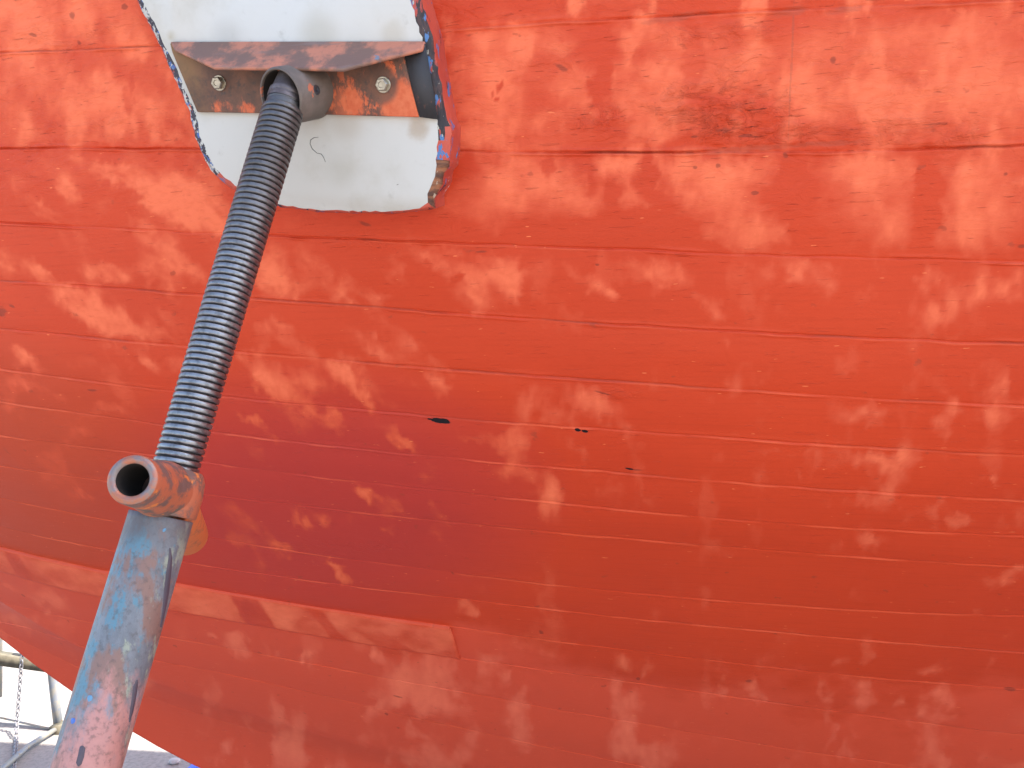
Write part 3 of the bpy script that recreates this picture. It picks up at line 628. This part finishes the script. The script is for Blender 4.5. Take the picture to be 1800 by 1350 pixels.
# flange: folded steel lip that stands out from the top edge, its corners cut back
def lip(x, y, off): return on_pad(x, y, off)
A_, B_, B2, C_, D_ = (298, 72), (748, 71), (742, 86), (604, 121), (374, 118)
topf = [lip(*A_, P2-.003), lip(*B_, P2-.003), lip(*B2, P2+.006), lip(*D_[:0] or (602, 121), P2+.036), lip(375, 118, P2+.036), lip(306, 86, P2+.008)]
fn = (Vector(topf[4])-Vector(topf[0])).cross(Vector(topf[1])-Vector(topf[0])).normalized()
if fn.dot(Vector(CAM)-Vector(topf[0])) < 0: fn = -fn
bm = bmesh.new(); prism(bm, [Vector(v)-fn*.005 for v in topf], topf); fl = link('flange', bm_mesh('fl', bm), M_fl, br); md = fl.modifiers.new('b', 'BEVEL'); md.width = .0022; md.segments = 3; sharp(fl, 40)
# bolts
t = NT('stainless_bolt'); p = t.pos(); M_bolt = t.out(t.mix(t.noise(p, 200, 4), (.50, .46, .38), (.30, .27, .22)), .32, .9, normal=t.bump(t.noise(p, 300, 3), .2, .0005))
bdir = Vector(NP)
for i, (x, y) in enumerate(((386, 146), (674, 149))):
    c0 = Vector(on_pad(x, y, P2)); bm = bmesh.new()
    lathe(bm, c0, bdir, [(-.001, .0001), (-.001, .0092), (.0012, .0092), (.0016, .0088), (.0016, .006)], 40)
    prof = [(.0016, .0078), (.0065, .0078), (.0078, .0066), (.0078, .0052)]
    lathe(bm, c0, bdir, prof, 6)
    lathe(bm, c0, bdir, [(.0078, .0052), (.0078, .0036), (.0068, .0030), (.0068, 0)], 24)
    bo = link('bolt', bm_mesh('bolt', bm), M_bolt, br); sharp(bo, 30)
# socket: a short cup in which the screw's swivel end sits
S0 = Vector(on_pad(543, 161, P2-.002)); S1 = Vector(on_pad(492, 170, P2+.044)); sax = S1-S0; sl_ = sax.length
t = NT('socket_steel'); p = t.pos(); rc, n1, n2 = rust_base(t, p, 1.5); c = t.mix(t.step(n1, .4, .65), (.11, .085, .070), (.16, .12, .10)); c = t.mix(t.math('MULTIPLY', t.step(t.noise(t.map(p, loc=(4, 4, 4)), 40, 5, .65), .60, .64), .9), c, (.50, .12, .05))
M_sock = t.out(c, .55, normal=t.bump(n2, .4, .001))
bm = bmesh.new(); Ro, Ri = .0325, .0288
lathe(bm, S0, sax, [(-.012, Ro), (sl_-.002, Ro), (sl_-.0006, Ro-.0008), (sl_, Ro-.002), (sl_-.0006, Ri+.0006), (sl_-.003, Ri)], 72)
so = link('socket', bm_mesh('socket', bm), M_sock, br); sharp(so, 40)
t = NT('socket_bore_shade'); M_bore = t.out((.022, .016, .013), .7)  # near-black colour stands for the shade inside the cup
bm = bmesh.new(); lathe(bm, S0, sax, [(sl_-.003, Ri), (.002, Ri), (.002, 0)], 72); link('socket_bore', bm_mesh('sb', bm), M_bore, so)
t = NT('hole_orange'); M_or = t.out((.62, .14, .055), .6)
# cross hole of the socket, on the side turned to the camera
_, su, sv = frame(sax); best = None
for k in range(360):
    a = R(k); pt = S0+Vector(sax)*.42+(su*math.cos(a)+sv*math.sin(a))*Ro
    x_, y_ = project(np.array(pt)); nrm = (su*math.cos(a)+sv*math.sin(a))
    if nrm.dot(Vector(CAM)-pt) > 0:
        e = abs(y_-158)+abs(x_-563)*.6
        if best is None or e < best[0]: best = (e, pt, nrm)
if best:
    bm = bmesh.new(); lathe(bm, best[1]-best[2]*.001, best[2], [(.0, .0001), (.0012, .0001), (.0013, .0030), (.0016, .0046), (.0004, .0058)], 24); link('socket_hole', bm_mesh('sh', bm), M_blk, so)
# ------------------------------------------------------------------ screw: a real single-start square-ish thread
t = NT('greased_steel_thread'); p = t.pos(); g = t.attr('groove'); n = t.noise(p, 120, 4, .6); nl = t.noise(t.map(p, (14, 14, 14)), 1, 4, .6)
up = t.attr('height')
cr = t.mix(t.step(n, .4, .7), (.25, .25, .262), (.14, .138, .142)); cr = t.mix(t.math('MULTIPLY', t.step(up, .45, .85), .75), cr, (.10, .088, .082)); cr = t.mix(t.math('MULTIPLY', t.step(nl, .55, .75), .35), cr, (.10, .075, .065))
cc = t.mix(g, cr, (.020, .014, .013))
M_thr = t.out(cc, t.math('ADD', t.math('MULTIPLY', t.math('ADD', g, t.math('MULTIPLY', up, .35)), .3), t.math('ADD', .28, t.math('MULTIPLY', t.step(nl, .4, .7), .22))), t.math('SUBTRACT', .85, t.math('MULTIPLY', g, .6)), normal=t.bump(t.noise(t.map(p, (80, 80, 700)), 1, 3, .5), .12, .0006))
top = on_axis(178); bot = on_axis(862); L = (top-bot).length; RS = .0238; PITCH = .0069
nang = 72; prof_n = 14
_, u_, v_ = frame(AX); nT = int(L/PITCH*prof_n); VS = []; GR = []; HH = []
def thread_r(ph):                        # ph in 0..1 over one pitch: rounded crest, narrow root
    d = abs(ph-.5)*2                      # 1 at groove centre
    s = max(0., min(1., (d-.66)/.13)); s = s*s*(3-2*s); crest = .0003*(1-(d/.66)**2) if d < .66 else 0
    return RS-.0024*s-.0006+crest, s
for i in range(nT+1):
    z_ = i*PITCH/prof_n
    for k in range(nang):
        a = 2*math.pi*k/nang; ph = (z_/PITCH-a/(2*math.pi)) % 1.0; r, s = thread_r(ph)
        tf = min(1., max(0., (L-z_)/.012)); r = r if tf >= 1 else min(r, RS-.0026)-.0006
        VS.append(bot+AX*z_+(u_*math.cos(a)+v_*math.sin(a))*r); GR.append(s if tf >= 1 else .15); HH.append(z_/L)
fs = []
for i in range(nT):
    for k in range(nang):
        k2 = (k+1) % nang; fs.append((i*nang+k, i*nang+k2, (i+1)*nang+k2, (i+1)*nang+k))
me = pymesh('screw', VS, fs); put_attr(me, 'groove', np.array(GR)); put_attr(me, 'height', np.array(HH))
scr = link('screw', me, M_thr, stand); scr['label'] = 'dark greased steel screw with a coarse thread'
# swivel end between screw and socket
t = NT('worn_swivel_steel'); p = t.pos(); rc, n1, n2 = rust_base(t, p, 1.3); M_sw = t.out(t.mix(t.step(n1, .45, .7), (.11, .085, .08), (.20, .17, .17)), .45, .5, normal=t.bump(n2, .3, .001))
bm = bmesh.new(); lathe(bm, top-AX*.003, AX, [(0, .0214), (.0055, .0214), (.0065, .0205), (.0075, .0214), (.0125, .0210), (.0150, .0190), (.028, .0175), (.036, .0165), (.040, .012), (.040, 0)], 48)
link('swivel', bm_mesh('sw', bm), M_sw, scr)

# ------------------------------------------------------------------ handle nut: collar with two pipe arms
t = NT('nut_orange_rust'); p = t.pos(); rc, n1, n2 = rust_base(t, p, 1.4); pn = t.noise(t.map(p, rot=(.4, .3, 0)), 42, 6, .68)
c = t.mix(t.step(pn, .42, .56), t.mix(n2, (.20, .13, .115), (.12, .075, .06)), (.44, .13, .065)); c = t.mix(t.step(t.noise(t.map(p, loc=(5, 2, 1)), 55, 5, .6), .58, .66), c, (.66, .21, .055)); c = t.mix(t.step(t.noise(t.map(p, loc=(1, 2, 8)), 30, 5, .6), .60, .66), c, (.13, .11, .09)); c = t.mix(t.step(t.noise(t.map(p, loc=(1, 6, 8)), 70, 5, .6), .70, .73), c, (.20, .22, .30))
M_nut = t.out(c, .5, .1, normal=t.bump(pn, .5, .0015))
t = NT('nut_worn_rim'); p = t.pos(); n = t.noise(p, 60, 5, .6); M_nrim = t.out(t.mix(t.step(n, .42, .60), (.20, .16, .15), (.36, .13, .075)), .38, .35, normal=t.bump(t.noise(p, 150, 4), .4, .0008))
t = NT('dark_inside'); M_dark = t.out((.02, .014, .011), .8)
K0 = on_axis(905); K1 = on_axis(826); kl = (K1-K0).length; bm = bmesh.new(); RN = .0335
lathe(bm, K0+AX*.0012, AX, [(.0, .0265), (0, RN-.001), (.0012, RN), (kl*.45, RN+.0008), (kl*.8, RN-.001), (kl-.003, RN-.004), (kl, RN-.0065), (kl, .0255), (kl-.002, .0240)], 64)
nut = link('handle_nut', bm_mesh('nut', bm), M_nut, stand); sharp(nut, 45); nut['label'] = 'rusty orange collar nut with pipe arms'
Kc = (K0+K1)/2
E_ = Vector(at(232, 843, .762)); ax1 = (E_-Kc).normalized(); l1 = (E_-Kc).length; RH, RHI = .0235, .0150
bm = bmesh.new(); lathe(bm, Kc, ax1, [(.006, RH+.008), (l1*.35, RH+.004), (l1*.6, RH+.001), (l1-.004, RH), (l1-.0012, RH-.001)], 64)
arm = link('pipe_arm', bm_mesh('arm', bm), M_nut, nut)
bm = bmesh.new(); lathe(bm, Kc, ax1, [(l1-.0012, RH-.001), (l1+.0006, RH-.0032), (l1+.0010, (RH+RHI)/2), (l1+.0002, RHI+.0012), (l1-.0015, RHI)], 64); link('pipe_rim', bm_mesh('rim', bm), M_nrim, arm)
bm = bmesh.new(); lathe(bm, Kc, ax1, [(l1-.0015, RHI), (.02, RHI), (.02, 0)], 48); link('pipe_bore', bm_mesh('bore', bm), M_dark, arm)
E2_ = Vector(at(330, 945, .985)); ax2 = (E2_-Kc).normalized(); l2 = (E2_-Kc).length
t = NT('bright_orange_arm'); p = t.pos(); n = t.noise(p, 70, 6, .7); M_oarm = t.out(t.mix(t.step(n, .5, .68), (.62, .17, .05), (.30, .12, .07)), .6, normal=t.bump(n, .4, .0015))
bm = bmesh.new(); lathe(bm, Kc, ax2, [(.015, RH), (l2-.006, RH), (l2-.001, RH-.003), (l2, RH-.006), (l2-.004, RHI), (l2-.06, RHI)], 48); a2 = link('pipe_arm', bm_mesh('arm2', bm), M_oarm, nut)
a2['label'] = 'bright orange pipe arm on the hull side'

# ------------------------------------------------------------------ pole
t = NT('weathered_stand_paint'); p = t.pos(); st = (1, 1, .45)
q = t.map(p, st, rot=(0, R(-16), 0)); h = t.attr('height'); sdv = t.attr('side')
na = t.noise(q, 34, 8, .74); nb_ = t.noise(t.map(q, loc=(3, 7, 1)), 44, 8, .72); nc_ = t.noise(t.map(q, loc=(9, 2, 5)), 30, 8, .72); nf = t.noise(p, 170, 4, .65)
c = t.mix(t.step(na, .35, .65), (.115, .123, .14), (.18, .20, .225))                        # grey blue
c = t.mix(t.step(t.math('ADD', nb_, t.math('MULTIPLY', sdv, -.05)), .52, .57), c, (.085, .19, .25))   # turquoise
c = t.mix(t.step(t.noise(t.map(q, loc=(2, 2, 9)), 30, 6, .66), .50, .60), c, (.20, .115, .095))        # brown primer
c = t.mix(t.step(t.math('ADD', nc_, t.math('MULTIPLY', t.math('SUBTRACT', sdv, .2), .12)), .57, .64), c, (.25, .275, .22))   # pale green
pk = t.math('ADD', t.noise(t.map(q, loc=(6, 1, 3)), 26, 8, .74), t.math('MULTIPLY', t.math('SUBTRACT', t.attr('pink'), .42), .30)); c = t.mix(t.math('MULTIPLY', t.step(pk, .48, .68), .9), c, t.mix(nf, (.50, .23, .20), (.38, .16, .14)))
c = t.mix(t.step(t.noise(t.map(q, loc=(8, 8, 3)), 44, 4, .6), .68, .71), c, (.06, .18, .26))
c = t.mix(t.step(t.noise(t.map(q, loc=(1, 8, 7)), 52, 4, .6), .70, .72), c, (.34, .32, .26))
c = t.mix(t.math('MULTIPLY', t.step(nf, .50, .68), .45), c, (.06, .05, .05))
c = t.mix(t.math('MULTIPLY', t.attr('dark_top'), t.step(na, .35, .6)), c, (.10, .09, .095))  # dark grey mottling towards the tube's upper end
M_pole = t.out(c, .5, .0, normal=t.bump(t.math('ADD', nf, t.math('MULTIPLY', nb_, 2)), .45, .0012), spec=.5)
bm = bmesh.new(); TP = on_axis(908); PL = (TP-hub).length; RP = .0315; n_al = 140; na_ = 64; VS = []; hh = []; ss = []; pkk = []; rt = []
for i in range(n_al+1):
    s_ = i/n_al; z_ = PL*s_; c0 = hub+AX*z_
    for k in range(na_):
        a = 2*math.pi*k/na_; dr_ = u_*math.cos(a)+v_*math.sin(a)
        r = RP*(1+.006*(fbm(np.array(z_*14.), np.array(k*.22), 3)-.5)); pt = c0+dr_*r; VS.append(pt)
        x_, y_ = project(np.array(pt)); xc_, yc_ = project(np.array(c0)); side = (x_-xc_)/55.
        hh.append(s_); ss.append(side); pkk.append(float(sstep(1090, 1260, y_))*float(sstep(1.9, .3, abs(side-.1)))-.35*float(sstep(1130, 1080, y_))); rt.append(float(sstep(975, 925, y_)))
fs = [(i*na_+k, i*na_+(k+1) % na_, (i+1)*na_+(k+1) % na_, (i+1)*na_+k) for i in range(n_al) for k in range(na_)]
n0 = len(VS)
# rolled lip and inside of the tube's mouth
for (dz, r) in ((.0006, RP-.0008), (.0006, RP-.004), (-.03, RP-.004)):
    for k in range(na_):
        a = 2*math.pi*k/na_; VS.append(TP+AX*dz+(u_*math.cos(a)+v_*math.sin(a))*r); hh.append(1); ss.append(0); pkk.append(0); rt.append(1)
for j in range(3):
    b0 = n_al*na_ if j == 0 else n0+(j-1)*na_; b1 = n0+j*na_
    fs += [(b0+k, b0+(k+1) % na_, b1+(k+1) % na_, b1+k) for k in range(na_)]
me = pymesh('pole', VS, fs)
for k_, A in (('height', hh), ('side', ss), ('pink', pkk), ('dark_top', rt)): put_attr(me, k_, np.array(A))
pole = link('pole', me, M_pole, stand); pole['label'] = 'steel tube with scuffed blue, grey, green and pink paint'
# dark drips, slots and scars on the tube (thin raised paint and cut slots)
def on_pole(px_, py_, lift=.0004):
    r = Vector(ray(px_, py_)); r.normalize(); c0 = Vector(CAM); best = None
    # closest approach of the sight line and the axis, then step back to the surface
    w0 = c0-hub; a = r.dot(r); b = r.dot(AX); d = r.dot(w0); e = AX.dot(w0); den = a-b*b; s_ = (b*e-d)/den; t_ = (e-b*d)/den
    q1 = c0+r*s_; q2 = hub+AX*t_; h_ = (q1-q2); dd_ = min(h_.length, RP*.995); back = math.sqrt(RP*RP-dd_*dd_)
    pt = q2+h_.normalized()*dd_-(r-AX*r.dot(AX)).normalized()*back; nrm = (pt-(hub+AX*((pt-hub).dot(AX)))).normalized()
    return hub+AX*((pt-hub).dot(AX))+nrm*(RP+lift)
def scar(name, pts, w_, mat, lift=.0009):
    """a strip wrapped on the tube: pts are (x, y, half width in px)"""
    bm = bmesh.new(); rows = []
    for i, (x, y, hw) in enumerate(pts):
        rows.append([bm.verts.new(on_pole(x+hw*k, y+hw*k*.25, lift*(1-abs(k)**3*.9))) for k in (-1, -.6, 0, .6, 1)])
    for a, b in zip(rows, rows[1:]):
        for i in range(4): bm.faces.new((a[i], a[i+1], b[i+1], b[i]))
    return link(name, bm_mesh(name, bm), mat, pole)
t = NT('dark_scar'); p = t.pos(); M_scar = t.out(t.mix(t.noise(p, 80, 4), (.045, .035, .05), (.09, .07, .09)), .6)
scar('weld_seam', [(299, 962, 1.2), (300, 980, 3.5), (297, 1005, 4.5), (293, 1040, 4.5), (289, 1070, 3), (283, 1100, 1.4)], 0, M_scar)
scar('weld_seam', [(243, 1188, 1), (240, 1200, 4), (237, 1222, 3.5), (233, 1245, 3), (229, 1262, .8)], 0, M_scar)
scar('slot', [(150, 1297, 1.5), (149.5, 1300, 5), (147, 1314, 5.5), (143, 1327, 5), (142, 1331, 1.5)], 0, M_scar)
t = NT('blue_fleck'); M_fleck = t.out((.10, .24, .38), .5); t = NT('deep_blue_fleck'); M_fleck2 = t.out((.05, .13, .42), .5)
for x, y, hw, m in ((161, 1217, 4.5, M_fleck), (289, 931, 2.6, M_fleck), (131, 1258, 4, M_fleck2)):
    scar('paint_fleck', [(x+2, y-hw*1.1, hw*.3), (x+1, y-hw*.6, hw*.9), (x, y, hw), (x-1, y+hw*.7, hw*.85), (x-2, y+hw*1.3, hw*.2)], 0, m, .0007)
# legs of the stand, splayed from the lower end of the tube
t = NT('leg_paint'); p = t.pos(); M_leg = t.out(t.mix(t.step(t.noise(p, 14, 6, .65), .42, .6), (.16, .27, .33), (.19, .12, .10)), .6, normal=t.bump(t.noise(p, 60, 4), .4, .001))
for a in (20, 140, 215, 325):
    dv = Vector((math.cos(R(a)), math.sin(R(a)), 0)); ft = Vector((hub.x, hub.y, .02))+dv*.34; bm = bmesh.new()
    tube(bm, [hub+AX*.10+dv*.02, hub+AX*.02+dv*.08, ft], .021, 20); tube(bm, [ft-Vector((0, 0, .02)), ft+Vector((0, 0, .004))], .045, 20)
    link('leg', bm_mesh('leg', bm), M_leg, stand)

# ------------------------------------------------------------------ beyond the keel: a second stand's low frame, chain, tarpaulin
t = NT('galvanised_frame'); p = t.pos(); n = t.noise(p, 30, 6, .65); c = t.mix(t.step(n, .40, .62), (.20, .22, .24), (.28, .26, .21)); c = t.mix(t.step(t.noise(t.map(p, loc=(3, 3, 3)), 45, 5), .62, .68), c, (.26, .17, .09))
M_galv = t.out(c, .5, .2, normal=t.bump(n, .3, .001))
t = NT('frame_beam_paint'); p = t.pos(); M_beam = t.out(t.mix(t.step(t.noise(p, 25, 5), .4, .65), (.10, .09, .06), (.17, .15, .10)), .7)
YF = 3.62
fc = at(103, 1288, YF); frm = empty('trestle_frame', (fc[0], fc[1], 0), 'low galvanised steel trestle frame standing at the edge of the shadow behind the hull', 'trestle')
def V(px_, py_, d): return Vector(at(px_, py_, d))
bm = bmesh.new(); tube(bm, [V(104, 1288, YF), V(97, 1230, YF+.02), V(88, 1150, YF+.05), V(80, 1070, YF+.08)], .0185, 20); link('post', bm_mesh('post', bm), M_galv, frm)
bm = bmesh.new(); beam(bm, V(107, 1298, YF-.02), V(104, 1272, YF-.02), .06, .055); link('foot_block', bm_mesh('fb', bm), M_beam, frm)
bm = bmesh.new(); beam(bm, V(86, 1169, YF+.05), V(-210, 1128, YF+.12), .05, .046); link('cross_beam', bm_mesh('cb', bm), M_beam, frm)
bm = bmesh.new(); tube(bm, [V(104, 1278, YF-.02), V(52, 1310, YF-.2), V(6, 1350, YF-.42), V(-70, 1420, YF-.75)], .0105, 16); link('brace', bm_mesh('brace', bm), M_galv, frm)
for a, b in (((100, 1284), (-160, 1225)), ((96, 1292), (-160, 1240))):
    bm = bmesh.new(); tube(bm, [V(*a, YF-.01), V(*b, YF+.25)], .0042, 12); link('rail', bm_mesh('rail', bm), M_galv, frm)
bm = bmesh.new(); tube(bm, [V(-4, 1225, YF+.1), V(-3, 1100, YF+.1), V(0, 980, YF+.1)], .018, 20); link('post', bm_mesh('post2', bm), M_galv, frm)
# chain
t = NT('chain_steel'); M_chain = t.out(t.mix(t.noise(t.pos(), 60), (.22, .22, .24), (.32, .31, .32)), .5, .4)
def torus_link(bm, c0, d, roll, ln=.030, wd=.018, r=.0032):
    d = d.normalized(); _, u, v = frame(d); s = u*math.cos(roll)+v*math.sin(roll); pts = []
    for k in range(16):
        a = 2*math.pi*k/16; pts.append(c0+d*(math.cos(a)*ln/2)+s*(math.sin(a)*wd/2))
    pts.append(pts[0]); tube(bm, pts, r, 8, False)
cp = [V(39, 1150, YF+.03), V(36, 1190, YF+.02), V(33, 1230, YF), V(30, 1262, YF-.02), V(29, 1284, YF-.08)]
g1 = V(28, 1284, YF-.08); path = cp[:]
for y in (1296, 1310, 1325, 1340, 1365, 1400): yy = 1.49*F/(y-675); path.append(V(30-(y-1290)*.10, y, yy))
bm = bmesh.new(); acc = 0; i = 0; ks = 0; pos_ = path[0]; seg = 0; d_left = 0
tot = [(path[j]-path[j+1]).length for j in range(len(path)-1)]; T = sum(tot); s_ = 0; k_ = 0
while s_ < T:
    q = s_; j = 0
    while j < len(tot)-1 and q > tot[j]: q -= tot[j]; j += 1
    d = path[j+1]-path[j]; torus_link(bm, path[j]+d.normalized()*q, d, (k_ % 2)*math.pi/2+.4, .024, .015, .0026); s_ += .018; k_ += 1
ch = link('chain', bm_mesh('chain', bm), M_chain, origin=tuple(g1)); tag(ch, 'thin steel chain hanging from the trestle beam and trailing over the ground', 'chain')
# blue tarpaulin on the ground
t = NT('blue_tarpaulin'); p = t.pos(); M_tarp = t.out(t.mix(t.noise(p, 20, 4), (.010, .075, .62), (.016, .11, .75)), .42, normal=t.bump(t.noise(p, 30, 6, .7), .8, .01))
bm = bmesh.new(); NX, NY = 60, 30; g = []
c0 = at(335, 1352, 1.5*F/677)
for j in range(NY):
    rowv = []
    for i in range(NX):
        u0 = i/(NX-1); v0 = j/(NY-1); x = c0[0]-.03+u0*1.1-.10*v0*0; y = c0[1]-.45+v0*.55+.08*math.sin(u0*3)
        e = min(u0, 1-u0, v0, 1-v0); hgt = .012+.10*min(1, e*7)*(.35+float(fbm(np.array(u0*5.), np.array(v0*4.), 4)))
        rowv.append(bm.verts.new((x+.03*float(fbm(np.array(v0*6.), np.array(u0*3.), 2)), y, hgt if e > 0 else .004)))
    g.append(rowv)
for j in range(NY-1):
    for i in range(NX-1): bm.faces.new((g[j][i], g[j][i+1], g[j+1][i+1], g[j+1][i]))
tp = link('tarpaulin', bm_mesh('tarp', bm), M_tarp, origin=(c0[0], c0[1], 0)); tag(tp, 'crumpled bright blue tarpaulin on the grey ground under the keel', 'tarpaulin')
sm = tp.modifiers.new('thick', 'SOLIDIFY'); sm.thickness = .003
# small pale stone
t = NT('pale_stone'); M_stone = t.out(t.mix(t.noise(t.pos(), 90), (.42, .40, .37), (.6, .58, .53)), .8)
c0 = at(307, 1342, 1.5*F/667); bm = bmesh.new(); bmesh.ops.create_icosphere(bm, subdivisions=3, radius=.016)
for v in bm.verts:
    k = 1+.5*(float(fbm(np.array(v.co.x*90+5), np.array(v.co.y*90+v.co.z*60), 3))-.5); v.co = Vector((v.co.x*1.4*k+c0[0], v.co.y*k+c0[1], v.co.z*.7*k+.009))
st_ = link('stone', bm_mesh('stone', bm), M_stone, origin=(c0[0], c0[1], 0)); tag(st_, 'small pale stone on the shaded ground left of the blue tarpaulin', 'stone')
# timber blocks that carry the keel
t = NT('keel_timber'); p = t.pos(); M_tim = t.out(t.mix(t.noise(t.map(p, (3, 40, 40)), 1, 5), (.30, .20, .12), (.18, .12, .075)), .8)
for i, (X_, lb) in enumerate(((.9, 'squared timber block under the keel, nearer the bow'), (3.2, 'squared timber block under the keel, nearer the stern'))):
    zt_ = float(zk(np.array([X_]))[0]); c0 = O+X_*E1; bm = bmesh.new(); beam(bm, Vector(c0)+Vector(E2)*.35+Vector((0, 0, zt_/2-.001)), Vector(c0)-Vector(E2)*.35+Vector((0, 0, zt_/2-.001)), .25, zt_-.004)
    o = link('keel_block', bm_mesh('kb', bm), M_tim, origin=(c0[0], c0[1], 0), smooth=False); tag(o, lb, 'timber block', 'timber blocks under the keel')
